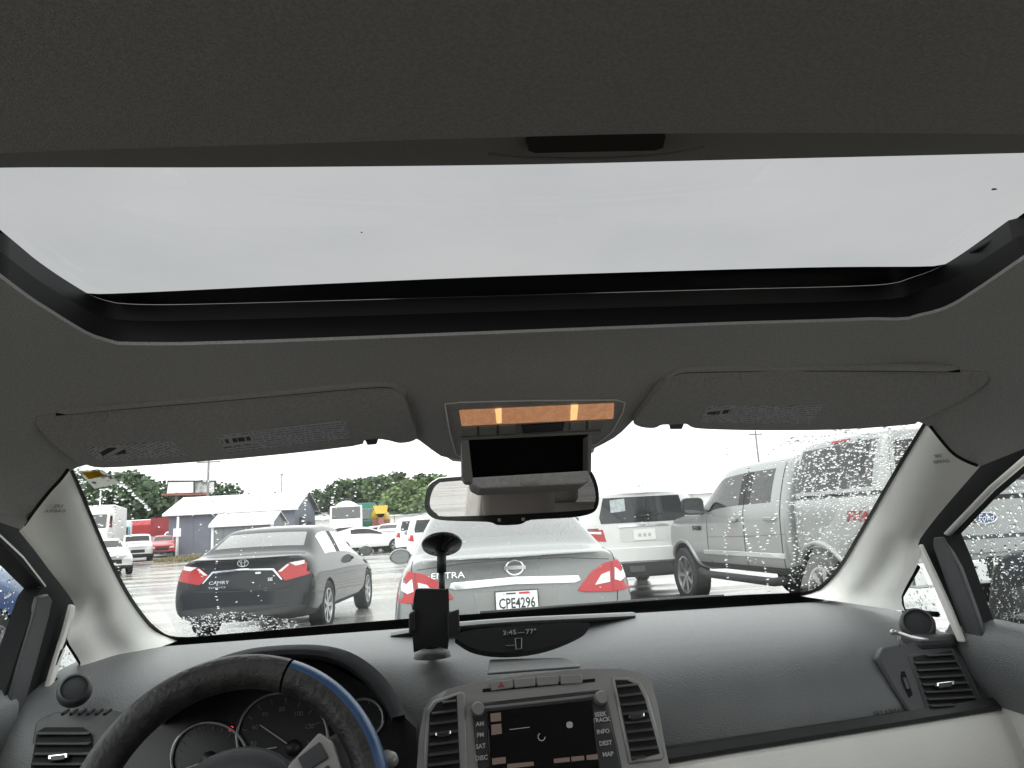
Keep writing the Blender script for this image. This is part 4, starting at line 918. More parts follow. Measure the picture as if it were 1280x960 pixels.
visors = [
 ([(44, 524), (62, 518), (180, 508), (300, 498), (420, 487), (478, 483), (494, 487), (504, 497), (512, 518), (521, 543), (517, 551), (500, 554), (487, 551), (472, 549), (455, 551), (440, 558), (300, 573), (150, 584), (110, 582), (80, 566), (52, 540)],
  [[(270, 545), (433, 526), (440, 549), (285, 566)], [(104, 560), (214, 551), (236, 569), (125, 578)]],
  [[(273, 548), (312, 543), (318, 555), (281, 560)], [(122, 561), (155, 559), (158, 567), (128, 570)]], [(455, 549), (474, 547), (471, 556), (459, 557)], [(334, 492), (394, 487), (397, 498), (336, 504)]),
 ([(795, 523), (815, 498), (832, 476), (848, 467), (880, 464.5), (1050, 463), (1215, 464), (1234, 470), (1231, 480), (1205, 498), (1150, 526), (1135, 531), (1050, 537), (960, 538), (900, 537), (868, 535), (858, 530), (846, 531), (828, 531), (818, 535), (802, 534), (792, 529)],
  [[(884, 508), (1031, 507), (1012, 530), (873, 528)]], [[(886, 511), (915, 511), (910, 519), (881, 518)]], [(836, 530), (856, 529), (853, 537), (838, 537)], None)]
for poly, st, ink, clip, mir in visors:
    v = empty('sun_visor', parent=CAR); lft = poly[0][0] < 600
    def vtop(a): return (523-.0905*(a-60) if lft else 464.)
    def vo(a, b): t = min(1., max(0., (b-vtop(a))/26)); return -.001-.011*t*t*(3-2*t)
    gp = [(70, 517), (180, 507), (300, 497), (420, 486), (478, 482), (495, 486), (505, 496)] if lft else [(829, 476), (846, 466), (880, 463), (1050, 461.5), (1200, 462.5)]
    MB().tube(smoothline([onF(a, b-3.5, fH(.0025)) for a, b in gp]), [.003]+[.0065]*((len(gp)-1)*6-1)+[.003], 10).build('recess_lip', m_head, v, smooth=True)
    MB().tube(smoothline([onF(a, b+1, fH(-.001)) for a, b in gp]), .0022, 6).build('recess_shadow_line', m_seal, v, smooth=True)  # black tube drawn as the shadow line above the visor
    sp = [(p.x, p.y) for p in smoothline([(a, b, 0) for a, b in poly+poly[:1]], 3)][:-1]
    skin(MB(), sp, lambda a, b: onF(a, b, fH(vo(a, b))), (0, .006, .022), 22).build('pad', m_visor, v, smooth=True, angle=40, bevel=.007, seg=3)
    for s_ in st: skin(MB(), s_, lambda a, b: onF(a, b, fH(vo(a, b)-.0008)), (0, 0, .001), 12).build('sticker', m_stick, v, smooth=True, angle=40)
    for s_ in ink: skin(MB(), s_, lambda a, b: onF(a, b, fH(vo(a, b)-.0014)), (0, 0, .0005), 12).build('printed_pictogram', sticker_mat('pictogram', (.42, .42, .42), (.03, .03, .03), 60, 130), v)
    skin(MB(), clip, lambda a, b: onF(a, b, fH(-.012)), (0, .01, .02), 25).build('clip', m_dgrey, v, bevel=.002)
    if mir: skin(MB(), mir, lambda a, b: onF(a, b, fH(vo(a, b)-.001)), (0, 0, .002), 12).build('mirror_cover_tab', m_visor, v, bevel=.001)

# ---- overhead console with amber map lamps and the open sunglasses bin
oc = empty('overhead_console', parent=CAR)
PC = Vector((.05, 1.02, 1.42)); NC = Vector((0, -.62, -.78))
def onC(a, b, k=0.): return onF(a, b, fH(-.006-k))
base = [(556, 505), (575, 503), (660, 501), (770, 500), (781, 503), (779, 515), (765, 540), (746, 556), (660, 566), (580, 574), (570, 568), (562, 540)]
skin(MB(), base, lambda a, b: onC(a, b, -.002), (0, .01, .03), 14).build('housing', m_visor, oc, smooth=True, angle=40, bevel=.006, seg=3)
m_amber = mat('amber_lamp_lens', (.62, .33, .19), .3, emit=(1., .46, .22), estr=.13, var=.3, vscale=90, bump=1., bscale=260)
skin(MB(), [(574, 514), (768, 505), (767, 524), (577, 533)], lambda a, b: onC(a, b, .001), (0, .008, .01), 12).build('lamp_lens', m_amber, oc, bevel=.002)
m_cbtn = mat('console_button', (.26, .25, .235), .6)
m_bulb = mat('lit_bulb', (.9, .6, .3), .3, emit=(1., .62, .26), estr=.4)
for q in ([(619, 512.5), (627, 512), (627, 529), (621, 529.5)], [(714, 508), (723, 507.5), (721, 525), (713, 525.5)]):
    skin(MB(), q, lambda a, b: onC(a, b, .0025), (0, .004, .004), 12).build('bulb_glow', m_bulb, oc, bevel=.0005)
for q in ([(577, 535), (597, 534), (597, 545), (577, 546)], [(599, 534), (621, 532.5), (621, 544), (599, 545)], [(624, 532.5), (645, 531), (645, 543), (624, 544)],
          [(713, 529), (731, 527.5), (731, 538), (713, 539)], [(735, 527), (756, 525), (754, 536), (735, 538)]):
    skin(MB(), q, lambda a, b: onC(a, b, .002), (0, .01, .01), 20).build('button', m_cbtn, oc, bevel=.0012)
MB().tube([onC(a, b, .001) for a, b in base+base[:1]], .0009, 6).build('housing_rim', m_trim, oc, smooth=True)
skin(MB(), [(652, 532), (706, 529), (704, 539), (654, 542)], lambda a, b: onC(a, b, .001), (0, .008, .008), 20).build('microphone_slot', m_black, oc, bevel=.001)
skin(MB(), [(575, 548), (752, 540), (750, 544), (576, 552)], lambda a, b: onC(a, b, .004), (0, .01, .01), 25).build('lower_rail', m_cbtn, oc, bevel=.001)
m_cbtn2 = m_cbtn
# the bin hangs open: an open-topped tray with a dark inside and a grey lip
def onB(a, b, d=0.): return onY(a, b, .955+d)
bi = empty('sunglasses_bin', parent=CAR)
skin(MB(), [(586, 550), (736, 543), (734, 592), (590, 600)], lambda a, b: onB(a, b, .035), (0, .004, 0), 30).build('lining', mat('black_felt', (.004, .004, .004), .95, spec=.02), bi)
skin(MB(), [(588, 597), (736, 588), (737, 601), (729, 605), (600, 611), (590, 606)], lambda a, b: onB(a, b), (0, .06, -.006), 25).build('lip', m_visor, bi, bevel=.003)
for q in ([(577, 551), (586, 550), (592, 604), (582, 603), (578, 596)], [(735, 544), (740, 543), (739, 592), (735, 594)]):
    skin(MB(), q, lambda a, b: onB(a, b), (0, .05, 0), 30).build('side_wall', mat('bin_wall', (.12, .118, .11), .6), bi, bevel=.002)
skin(MB(), [(651, 602), (671, 600), (672, 604), (652, 606)], lambda a, b: onB(a, b, -.002), (0, .005, 0), 30).build('latch', m_silver, bi, bevel=.0006)

# ---- rear-view mirror
rm = empty('rear_view_mirror', parent=CAR)
PM = atD(640, 622, 1.04); NM = (Vector((-.17, -.98, -.045))).normalized()
def onM(a, b, k=0.): return onP(a, b, PM+NM*k, NM)
mo = [(549, 598), (580, 595.5), (640, 592), (700, 588), (730, 586), (740, 590), (747, 606), (749, 622), (747, 634), (739, 642), (715, 647), (664, 650), (650, 655.5), (622, 656.5), (610, 652.5), (560, 651), (540, 647), (532, 637), (531, 624), (536, 607)]
mi = [(550, 603), (580, 600.5), (640, 597), (700, 593), (731, 591), (738, 596), (743, 610), (744.5, 622), (742, 632), (735, 637), (660, 642), (560, 645.5), (546, 642), (538, 634), (538, 622), (543, 609)]
sm = lambda L: [(p.x, p.y) for p in smoothline([(a, b, 0) for a, b in L+L[:1]], 3)][:-1]
skin(MB(), sm(mo), lambda a, b: onM(a, b), (0, .035, .004), 25).build('housing', m_gloss, rm, smooth=True, angle=40, bevel=.006, seg=3)
m_mirror = mat('mirror_silver', (.62, .58, .57), .01, metal=1.)
skin(MB(), sm(mi), lambda a, b: onM(a, b, .0015), (0, .001, 0), 200).build('mirror_glass', m_mirror, rm)
for a, b in ((624, 650), (654, 649)): skin(MB(), rrect(a-2, b-2, a+2, b+2, 1), lambda p, q: onM(p, q, .002), (0, .002, 0), 30).build('button', m_silver, rm)
MB().tube([onM(640, 600)+Vector((0, .03, .01)), Vector((.02, 1.12, 1.40)), Vector((.02, 1.16, 1.415))], .012, 10).build('stalk', m_black, rm, smooth=True)
skin(MB(), [(552, 568), (580, 570), (700, 562), (745, 556), (742, 566), (700, 572), (600, 579), (566, 577)], lambda a, b: onF(a, b, lambda p: fW(p)+.02), (0, .01, .02), 20).build('sensor_cover', m_trim, rm, bevel=.004)

# ---- windshield
wi = empty('windshield', parent=CAR)
rows = []
for i in range(25):
    y = 1.06+.82*i/24
    rows.append([Vector((x, y-.2*x*x, WSZ(x, y-.2*x*x))) for x in [-.84+1.68*j/28 for j in range(29)]])
MB().grid(rows).build('pane', g_ws, wi, smooth=True)
wl = [(85, 585), (97, 612), (112, 648), (130, 690), (148, 727), (168, 760), (192, 788), (222, 801), (300, 796), (400, 787.5), (500, 779), (640, 769), (800, 757), (920, 749), (1000, 745), (1025, 737), (1052, 710), (1082, 660), (1120, 594), (1158, 531)]
def fWo(k): return lambda p: fW(p)+k
def inset(L, k):
    cx, cy_ = 620, 660; out = []
    P = [Vector((a, b, 0)) for a, b in L]
    for i, p in enumerate(P):
        t = (P[min(i+1, len(P)-1)]-P[max(i-1, 0)]).normalized(); n_ = Vector((t.y, -t.x, 0))
        if n_.dot(Vector((cx, cy_, 0))-p) < 0: n_ = -n_
        out.append((p.x+n_.x*k, p.y+n_.y*k))
    return out
wls = [(p.x, p.y) for p in smoothline([(a, b, 0) for a, b in wl], 4)]
MB().grid([[onF(*p, fWo(.004)) for p in inset(wls, -14)], [onF(*p, fWo(.004)) for p in inset(wls, 5)]]).build('ceramic_border', mat('ceramic_frit', (.008, .008, .009), .35), wi, smooth=True)
# wiper at rest along the cowl
wp = [onF(a, b, fWo(-.02)) for a, b in ((905, 746), (880, 747), (800, 752), (700, 759), (600, 767))]
MB().tube(wp, .006, 6).build('wiper_blade', m_black, wi, smooth=True)
wp = [onF(a, b, fWo(-.02)) for a, b in ((520, 776), (440, 781.5), (330, 791))]
MB().tube(wp, .006, 6).build('wiper_blade', m_black, wi, smooth=True)

# ---- pillar trims, door frames, side glass
def pillar(A, B, X, bot, s, txt):
    a = P2(A, lambda p, q: onF(p, q, fWo(.006))); b = P2(B, lambda p, q: onX(p, q, X))
    n, k = 28, 14
    a, b = resample(smoothline(a, 4), n), resample(smoothline(b, 4), n)
    rows = []
    for i in range(n):
        r = []; t0 = i/(n-1)
        low = min(1., max(0., (t0-.5)/.2)); low = low*low*(3-2*low)
        for j in range(k):
            t = j/(k-1); p = a[i].lerp(b[i], t)
            bul = .03*math.sin(math.pi*min(1, t*1.05))**.7
            dip = .028*low*math.exp(-((t-.62)/.2)**2)
            d = (CAM-p).normalized(); r.append(p+d*(bul-dip))
        rows.append(r)
    return MB().grid(rows).build('pillar_trim', m_trim, CAR, smooth=True)
pl = pillar(wl[:8], [(24, 664), (45, 690), (62, 713), (78, 733), (90, 750), (94, 762), (88, 785), (84, 800), (101, 829), (97, 847)], -.735, None, -1, None)
wr = list(reversed(wl[14:])); wr = [(1162, 526)]+wr
pr = pillar(wr, [(1226, 582), (1205, 606), (1180, 635), (1160, 660), (1148, 678), (1150, 690), (1146, 708), (1127, 745), (1131, 764)], .735, None, 1, None)
# seam between headliner and pillar trim
MB().tube(smoothline([onX(*p, -.70) if p[0] < 40 else onF(*p, fH(-.012)) for p in ((85, 587), (75, 600), (62, 614), (46, 634), (30, 656))]), .0025, 6).build('trim_seam', m_seal, pl, smooth=True)
MB().tube(smoothline([onF(*p, fH(-.012)) for p in ((1163, 533), (1178, 552), (1192, 567), (1207, 576), (1222, 582))]), .0025, 6).build('trim_seam', m_seal, pr, smooth=True)
def emboss(px, py, par, X, rx):
    o = atD(px, py, (onX(px, py, X)-CAM).dot(_f)*.86) if False else None
    return o
for par, (cx, cy_), sgn in ((pl, (71, 634), -1), (pr, (1175, 572), 1)):
    bv = BVHTree.FromPolygons([v.co for v in par.data.vertices], [tuple(f.vertices) for f in par.data.polygons])
    hit = bv.ray_cast(CAM, ray(cx, cy_).normalized())
    if hit[0]:
        n_ = hit[1] if hit[1].dot(CAM-hit[0]) > 0 else -hit[1]; up = (Vector((0, 0, 1))-n_*n_.z).normalized(); rt = up.cross(n_); rt = -rt if rt.dot(_r) < 0 else rt
        for k, tx in enumerate(('SRS', 'AIRBAG')):
            text('airbag_mark', tx, .0085, hit[0]+n_*.002-up*(k*.010-.004), rt, up, mat('grey_emboss', (.36, .355, .33), .6), par)
# quarter glass
for q, X in (([(80, 796), (105, 829), (96, 850), (60, 856)], -.765), ([(1149, 704), (1122, 745), (1128, 768), (1178, 772)], .765)):
    o = MB(); skin(o, q, lambda a, b: onX(a, b, X), (.003 if X < 0 else -.003, 0, 0), 100); o.build('quarter_glass', g_side, CAR)
for L, X in (([(84, 800), (102, 829), (96, 847), (66, 852)], -.742), ([(1147, 708), (1126, 745), (1130, 764), (1172, 768)], .742)):
    MB().tube([onX(*p, X) for p in L], .005, 6).build('quarter_seal', m_seal, CAR, smooth=True)
# pale strip beside the quarter glass, then the black door frame
for q, X, s in (([(91, 755), (96, 758), (86, 797), (74, 837), (63, 868), (59, 867), (71, 824), (83, 786)], -.737, -1),
             ([(1149, 680), (1145, 686), (1161, 720), (1179, 762), (1197, 803), (1203, 803), (1186, 760), (1166, 716)], .737, 1)):
    skin(MB(), q, lambda a, b: onX(a, b, X), (s*.008, 0, 0), 30).build('pillar_edge_strip', m_trim, CAR, smooth=True, angle=40, bevel=.002)
def door(s, frame, sail, glassq, X):
    d = empty('front_door', parent=CAR)
    skin(MB(), frame, lambda a, b: onX(a, b, s*X), (s*.03, 0, 0), 40).build('window_frame', m_seal, d, smooth=True, angle=40, bevel=.003)
    skin(MB(), sail, lambda a, b: onX(a, b, s*(X-.006)), (s*.01, 0, 0), 40).build('sail_panel', m_dgrey, d, smooth=True, angle=40, bevel=.003)
    skin(MB(), glassq, lambda a, b: onX(a, b, s*(X+.03)), (s*.003, 0, 0), 300).build('window_glass', g_side, d)
    # top roll and inner panel
    prf = [(X+.05, 1.085), (X+.025, 1.088), (X+.005, 1.082), (X-.01, 1.06), (X-.012, 1.0), (X, .96)]
    rows = [[Vector((s*a, y, z-.03*max(0, .2-y))) for a, z in prf] for y in (-.35, 0, .4, .8, 1.1, 1.24)]
    MB().grid(rows).build('top_roll', m_dash, d, smooth=True, angle=60)
    prf = [(X, .961), (X+.005, .95), (X, .8), (X-.02, .5), (X+.05, .3), (X+.05, 1.0)]
    rows = [[Vector((s*a, y, z-.03*max(0, .2-y))) for a, z in prf] for y in (-.35, 0, .4, .8, 1.1, 1.24)]
    MB().grid(rows).build('door_card', m_cream, d, smooth=True, angle=40)
    return d
dl = door(-1, [(-60, 590), (0, 630), (40, 660), (75, 710), (96, 745), (94, 762), (81, 800), (66, 850), (52, 897), (-2, 897), (8, 860), (47, 743), (54, 734), (0, 678), (-60, 640)],
     [(50, 745), (60, 742), (66, 750), (62, 770), (46, 830), (28, 893), (8, 893), (24, 835), (42, 775)],
     [(-700, 560), (-60, 600), (70, 700), (80, 760), (30, 910), (-900, 1100)], .755)
dr = door(1, [(1345, 470), (1260, 540), (1190, 605), (1160, 645), (1140, 676), (1149, 690), (1168, 730), (1186, 775), (1197, 806), (1232, 803), (1219, 770), (1195, 700), (1182, 668), (1225, 622), (1280, 574), (1345, 524)],
     [(1177, 671), (1166, 672), (1166, 684), (1184, 735), (1209, 804), (1230, 800), (1218, 765), (1198, 710)],
     [(2000, 300), (1345, 500), (1160, 660), (1170, 700), (1220, 815), (2300, 900)], .755)
MB().tube([onX(*p, -.76) for p in ((-20, 655), (25, 697), (53, 733))], .006, 6).build('glass_channel', m_trim, dl, smooth=True)
MB().tube([onX(*p, .76) for p in ((1290, 566), (1240, 609), (1184, 667))], .006, 6).build('glass_channel', m_trim, dr, smooth=True)
# black exterior door mirror seen through the right window
em = empty('door_mirror', parent=CAR)
mb = MB(); q = [(1238, 712), (1246, 696), (1262, 690), (1330, 684), (1360, 690), (1365, 780), (1320, 800), (1240, 797), (1232, 770)]
skin(mb, q, lambda a, b: onX(a, b, .98), (.19, .03, 0), 40).build('shell', m_black, em, smooth=True, angle=50, bevel=.02, seg=4)
_q = [onX(a, b, .98) for a, b in q]; _y = min(p.y for p in _q)-.004
MB().box((1.08, _y, sum(p.z for p in _q)/len(_q)), (.15, .004, .10)).build('mirror_glass', m_mirror, em, bevel=.001)
MB().bar((.80, 1.12, 1.07), (.99, 1.12, 1.10), .08, .05).build('arm', m_black, em, bevel=.01)
MB().box((.83, 1.05, 1.045), (.1, .5, .03)).build('mirror_sill', mat('car_paint_roof'), em, bevel=.01)

# ---- dashboard
da = empty('dashboard', parent=CAR)
xs = [-.76+1.52*i/38 for i in range(39)]
def dprof(x):
    yb = 1.86-.2*x*x; k = 1.-.0*abs(x)
    cl = math.exp(-((x+.34)/.2)**4)                     # behind the wheel the dash face stands further forward
    rl = 1/(1+math.exp(-(x-.14)/.05))
    lowz = .939+.0625*rl*max(-.17, x-.3)
    y5 = 1.165+.10*cl
    return [(yb, 1.02), (yb-.06, 1.062), (1.62, 1.083), (1.50, 1.086), (1.40, 1.083), (1.32, 1.073), (1.26+.04*cl, 1.055), (1.215+.07*cl, 1.025), (1.185+.09*cl, .985), (y5, lowz), (y5+.02, lowz-.012), (y5+.03, .6)]
MB().grid([[Vector((x, y, z)) for y, z in dprof(x)] for x in xs]).build('pad', m_dash, da, smooth=True, angle=70, sub=1)
# dark strip under the pad, cream glovebox face
gx = [.13, .2, .3, .4, .5, .6, .7, .79]
def edge_z(x): return .939+.0625*(x-.3)
MB().grid([[Vector((x, 1.158, edge_z(x)+.006)) for x in gx], [Vector((x, 1.148, edge_z(x)-.004)) for x in gx], [Vector((x, 1.150, edge_z(x)-.011)) for x in gx], [Vector((x, 1.18, edge_z(x)-.014)) for x in gx]]).build('trim_strip', m_black, da, smooth=True, angle=40)
MB().grid([[Vector((x, 1.16, edge_z(x)-.011)) for x in gx], [Vector((x, 1.14, edge_z(x)-.017)) for x in gx], [Vector((x, 1.11, edge_z(x)-.09)) for x in gx], [Vector((x, 1.10, .72)) for x in gx], [Vector((x, 1.2, .55)) for x in gx]]).build('glovebox_face', m_cream, da, smooth=True, angle=60)
text('airbag_mark', 'SRS AIRBAG', .010, onY(1112, 890, 1.166), (1, 0, .05), (0, .35, .93), mat('dark_emboss', (.025, .026, .028), .6), da)
# hooded display on top of the dash
di = empty('top_display', parent=CAR)
lipL = [(488, 792), (520, 786.5), (560, 781), (640, 774.5), (720, 770.5), (795, 767)]
lw = [onZ(a, b, z) for (a, b), z in zip(lipL, (1.091, 1.100, 1.108, 1.112, 1.109, 1.093))]; lw = resample(smoothline(lw), 30)
MB().grid([[p+Vector((0, .09, -.026)) for p in lw], [p+Vector((0, .03, .0)) for p in lw], [p+Vector((0, .005, .001)) for p in lw], [p+Vector((0, 0, -.004)) for p in lw], [p+Vector((0, .01, -.009)) for p in lw], [p+Vector((0, .06, -.02)) for p in lw]]).build('hood', mat('dash_hood', (.20, .205, .21), .45, bump=.4, bscale=420), di, smooth=True, angle=60)
PD = onZ(650, 815, 1.09); ND = Vector((0, -.64, .768))
def onD(a, b, k=0.): return onP(a, b, PD+ND*k, ND)
sc_ = [(569, 797), (582, 788.5), (640, 782.5), (722, 778), (737, 780), (733, 788), (712, 799), (684, 809), (650, 815), (615, 815), (588, 809)]
skin(MB(), sm(sc_), lambda a, b: onD(a, b, .004), (0, .03, -.012), 30).build('display_panel', mat('display_black', (.006, .006, .007), .55, spec=.08), di, smooth=True, angle=40)
dx = (onD(700, 785)-onD(600, 792)).normalized()
for tx, a, b, s_ in (('3:45', 637, 791, .013), ('77°', 664, 789.5, .013)):
    text('clock_digits', tx, s_, onD(a, b, .0055), dx, ND.cross(dx), m_print2, di)
text('temperature_bar', '—', .010, onD(651.5, 790.5, .0055), dx, ND.cross(dx), m_print2, di)
for q in ([(644, 798), (652, 797.5), (652, 811), (645, 811.5)],):
    P = [onD(a, b, .0055) for a, b in q]; MB().tube(P+[P[0]], .0008, 5).build('car_icon', m_print2, di)
MB().tube([onD(632, 807, .0055), onD(643, 806.5, .0055)], .0005, 5).build('icon_line', m_print2, di)

# ---- centre stack
cs = empty('centre_stack', parent=CAR)
PS = Vector((.02, 1.085, 1.0)); NS = Vector((0, -.95, .31)).normalized()
def onK(a, b, k=0.): return onP(a, b, PS+NS*k, NS)
def plate(name, q, k, th, m, par, bev=.0015, sp=False, step=40):
    return skin(MB(), sm(q) if sp else q, lambda a, b: onK(a, b, k), NS*-th, step).build(name, m, par, smooth=True, angle=35, bevel=bev)
plate('panel', [(519, 985), (524, 920), (530, 886), (540, 872), (560, 861), (600, 852), (660, 843), (726, 836), (775, 835.5), (800, 840), (814, 852), (822, 880), (832, 935), (842, 985)], 0, .12, m_silver, cs, .006)
PQ = onK(665, 838, .001); NQ = Vector((0, -.08, .997)).normalized()
skin(MB(), [(609, 841.5), (612, 824), (645, 823), (705, 821.5), (726, 831), (725, 833), (660, 837.5)], lambda a, b: onP(a, b, PQ, NQ), (0, .004, -.004), 30).build('panel_cap', mat('cap_grey', (.13, .133, .136), .45, bump=.3, bscale=420), cs, smooth=True, angle=40, bevel=.003)
plate('panel_seam', [(603, 865), (604, 861), (744, 848), (744, 852)], .0022, .004, m_seal, cs, .0005)
m_btn = mat('button_silver', (.24, .24, .235), .45, metal=.3)
ks = [((613, 641), (852.5, 849)), ((642.5, 669), (849, 846.5)), ((671, 698), (846.3, 844.5)), ((700.5, 728), (844.3, 843))]
for (x0, x1), (ya, yb) in ks: plate('button', [(x0, ya), (x1, yb), (x1+.5, yb+10.5), (x0+.5, ya+11)], .005, .01, m_btn, cs, .0015)
plate('hazard_mark', [(622, 859.5), (626.5, 852.5), (631, 859)], .0058, .0005, mat('hazard_red', (.25, .05, .04), .5), cs, 0)
# navigation unit
plate('bezel', [(590, 884), (597, 879), (748, 862), (757, 865), (772, 930), (784, 990), (604, 1000), (594, 930)], .006, .02, mat('nav_bezel', (.03, .03, .033), .35), cs, .003)
plate('bezel_edge', [(594, 884), (756, 866), (757, 870), (595, 888)], .0072, .004, mat('nav_edge', (.22, .22, .22), .4, metal=.4), cs, .001)
plate('screen', [(609, 889), (740, 874.5), (748, 945), (752, 985), (614, 995), (611, 935)], .0085, .003, mat('screen_black', (.008, .0075, .0078), .12), cs, .0008)
ux = (onK(740, 875)-onK(609, 889)).normalized(); uy = NS.cross(ux)
for tx, a, b in (('AM', 600, 905), ('FM', 600.5, 919), ('SAT', 601, 933), ('DISC', 602, 947.5), ('INFO', 754, 914.5), ('DEST', 757, 929), ('MAP', 760, 943), ('TRACK', 751.5, 900), ('SEEK', 750.5, 893)):
    text('key_label', tx, .0078, onK(a, b, .0078), ux, uy, mat('key_print', (.42, .42, .41), .6), cs, bold=.0002)
m_ico = mat('screen_icon', (.05, .05, .05), .4, emit=(.8, .8, .8), estr=.07)
m_tab = mat('screen_tab', (.08, .05, .04), .5, emit=(.55, .40, .34), estr=.05)
for q in ([(613, 892), (626, 890.5), (626.5, 901), (613.5, 902.5)], [(614, 906), (626.5, 904.5), (627.5, 917), (614.5, 919)]): plate('screen_icon', q, .0089, .0004, m_tab, cs, 0)
plate('screen_icon', rrect(708, 902, 716, 910, 3), .009, .0004, m_ico, cs, 0)
MB().tube([onK(677+4.5*math.cos(t/9*6.28), 921+5*math.sin(t/9*6.28), .009) for t in range(7)], .0007, 5).build('screen_icon', m_ico, cs)
MB().tube([onK(637, 912, .009), onK(662, 909, .009)], .0005, 4).build('screen_line', m_ico, cs)
for q in ([(615, 948), (632, 946), (632.5, 954), (615.5, 956)], [(634, 955), (667, 952), (667.5, 957), (634, 961)], [(692, 948.5), (712, 946.5), (712.5, 952), (692.5, 954)], [(714, 946), (730, 944.5), (730.5, 950), (714.5, 952)], [(733, 944), (747, 942.5), (748, 949), (733.5, 950)]):
    plate('screen_tab', q, .0088, .0004, m_tab, cs, 0)
for a, b in ((597, 887), (750, 873)):
    o = onK(a, b, .006); MB().lathe([(.0001, .014), (.0075, .014), (.0092, .011), (.0095, 0)], o, NS, 20).build('knob', m_btn, cs, smooth=True, angle=50)
def vent(frame, hole, n, surf, nrm, tabpos, mf, vertical=False, par=CAR):
    v = empty('air_vent', parent=par)
    if frame: skin(MB(), frame, lambda a, b: surf(a, b, .003), nrm*-.02, 40).build('frame', mf, v, smooth=True, angle=40, bevel=.003)
    skin(MB(), hole, lambda a, b: surf(a, b, .0036), nrm*-.004, 40).build('cavity', mat('vent_dark', (.003, .003, .003), .8), v)
    y0 = min(p[1] for p in hole); y1 = max(p[1] for p in hole)
    def span(y):
        xs_ = []
        for (a, b), (c, d) in zip(hole, hole[1:]+hole[:1]):
            if (b-y)*(d-y) < 0: xs_.append(a+(c-a)*(y-b)/(d-b))
        return (min(xs_), max(xs_)) if len(xs_) > 1 else None
    for i in range(n):
        y = y0+(y1-y0)*(i+.6)/n
        s_ = span(y)
        if not s_: continue
        sl_ = vent.slope*(s_[1]-s_[0])
        a, b = surf(s_[0]+1, min(max(y+sl_/2, y0), y1), .006), surf(s_[1]-1, max(y-sl_/2, y0), .006)
        MB().bar(a, b, .009, .0022).build('slat', mat('vent_slat', (.075, .075, .078), .4), v, bevel=.0006)
    if tabpos:
        a, b, w_ = tabpos
        skin(MB(), [(a-w_, b+1.5), (a+w_, b-1.5), (a+w_, b+3.5), (a-w_, b+6)], lambda p, q: surf(p, q, .013), nrm*-.008, 40).build('tab', m_chrome, v, bevel=.0015)
        skin(MB(), [(a-w_*.7, b+2), (a+w_*.7, b), (a+w_*.7, b+6), (a-w_*.7, b+8)], lambda p, q: surf(p, q, .0138), nrm*-.004, 40).build('tab_grip', m_black, v, bevel=.001)
    return v
vent.slope = .12
vent([(527, 985), (532, 888), (542, 875), (575, 864), (582, 866), (586, 985)], [(533, 983), (537, 892), (546, 879), (571, 869), (576, 985)], 9, onK, NS, (554, 914, 10), mat('vent_frame', (.30, .30, .295), .42, metal=.35))
vent.slope = .1
vent([(764, 846), (785, 846), (802, 853), (812, 872), (832, 945), (826, 951), (786, 956)], [(769, 850), (784, 850), (798, 857), (806, 873), (825, 942), (790, 951)], 9, onK, NS, (796, 892, 10), mat('vent_frame'))

# ---- right end of the dash: vent, slider, tweeter
NR = Vector((0, -.83, .557)).normalized(); PR = Vector((.66, 1.191, 1.0))
def onR(a, b, k=0.): return onP(a, b, PR+NR*(k+.004), NR)
skin(MB(), [(1096, 822), (1104, 808), (1150, 802), (1192, 800), (1214, 838), (1237, 889), (1190, 894), (1142, 898), (1118, 862)], lambda a, b: onR(a, b, 0), (0, .03, -.01), 30).build('end_panel', m_dgrey, CAR, smooth=True, angle=40, bevel=.004)
vent.slope = .05
vent([(1135, 818), (1192, 808), (1228, 882), (1160, 890)], [(1141, 821), (1189, 813), (1222, 878), (1163, 885)], 8, onR, NR, (1182, 852, 12), m_dgrey)
skin(MB(), [(1127, 840), (1131, 839), (1141, 868), (1137, 872), (1127, 848)], lambda a, b: onR(a, b, .002), (0, .002, 0), 40).build('vent_slider', m_seal, CAR)
skin(MB(), [(1129, 848), (1133, 847), (1138, 861), (1134, 862)], lambda a, b: onR(a, b, .005), (0, .004, 0), 40).build('slider_knob', m_dgrey, CAR, bevel=.001)
def tweeter(px, py, X, r):
    t = empty('tweeter_speaker', parent=CAR); o = onX(px, py, X); ax = (CAM-o).normalized(); ax = (ax+Vector((0, -.2, .5))).normalized()
    MB().lathe([(r*1.35, -.012), (r*1.32, -.002), (r*1.2, .004), (r*1.03, .005), (r*1., .002)], o, ax, 28).build('ring', m_dgrey, t, smooth=True, angle=60)
    MB().lathe([(r*1.02, .002), (r*.6, .005), (.0001, .006)], o, ax, 28).build('grille', mat('grille_mesh', (.035, .036, .04), .6, bump=1., bscale=2500), t, smooth=True)
tweeter(93, 861, -.655, .0175); tweeter(1147, 779, .70, .021)
MB().box((.712, 1.265, 1.052), (.07, .11, .022)).build('speaker_base', m_dgrey, CAR, bevel=.008)
# ---- left end of the dash
skin(MB(), [(30, 990), (44, 905), (52, 897), (70, 890), (140, 886), (175, 895), (190, 915), (150, 990)], lambda a, b: onR(a, b, -.01), (0, .03, -.01), 30).build('end_panel', m_dgrey, CAR, smooth=True, angle=40, bevel=.004)
vent.slope = .0
vent(None, [(34, 985), (46, 915), (56, 909), (104, 909), (113, 916), (114, 940), (106, 985)], 6, lambda a, b, k=0.: onR(a, b, k-.008), NR, (72, 943, 13), m_dgrey)
for i in range(6):
    a = 78+i*10.5; MB().bar(onZ(a, 893, 1.082), onZ(a+8, 887, 1.082), .003, .003).build('demister_slot', m_seal, CAR)

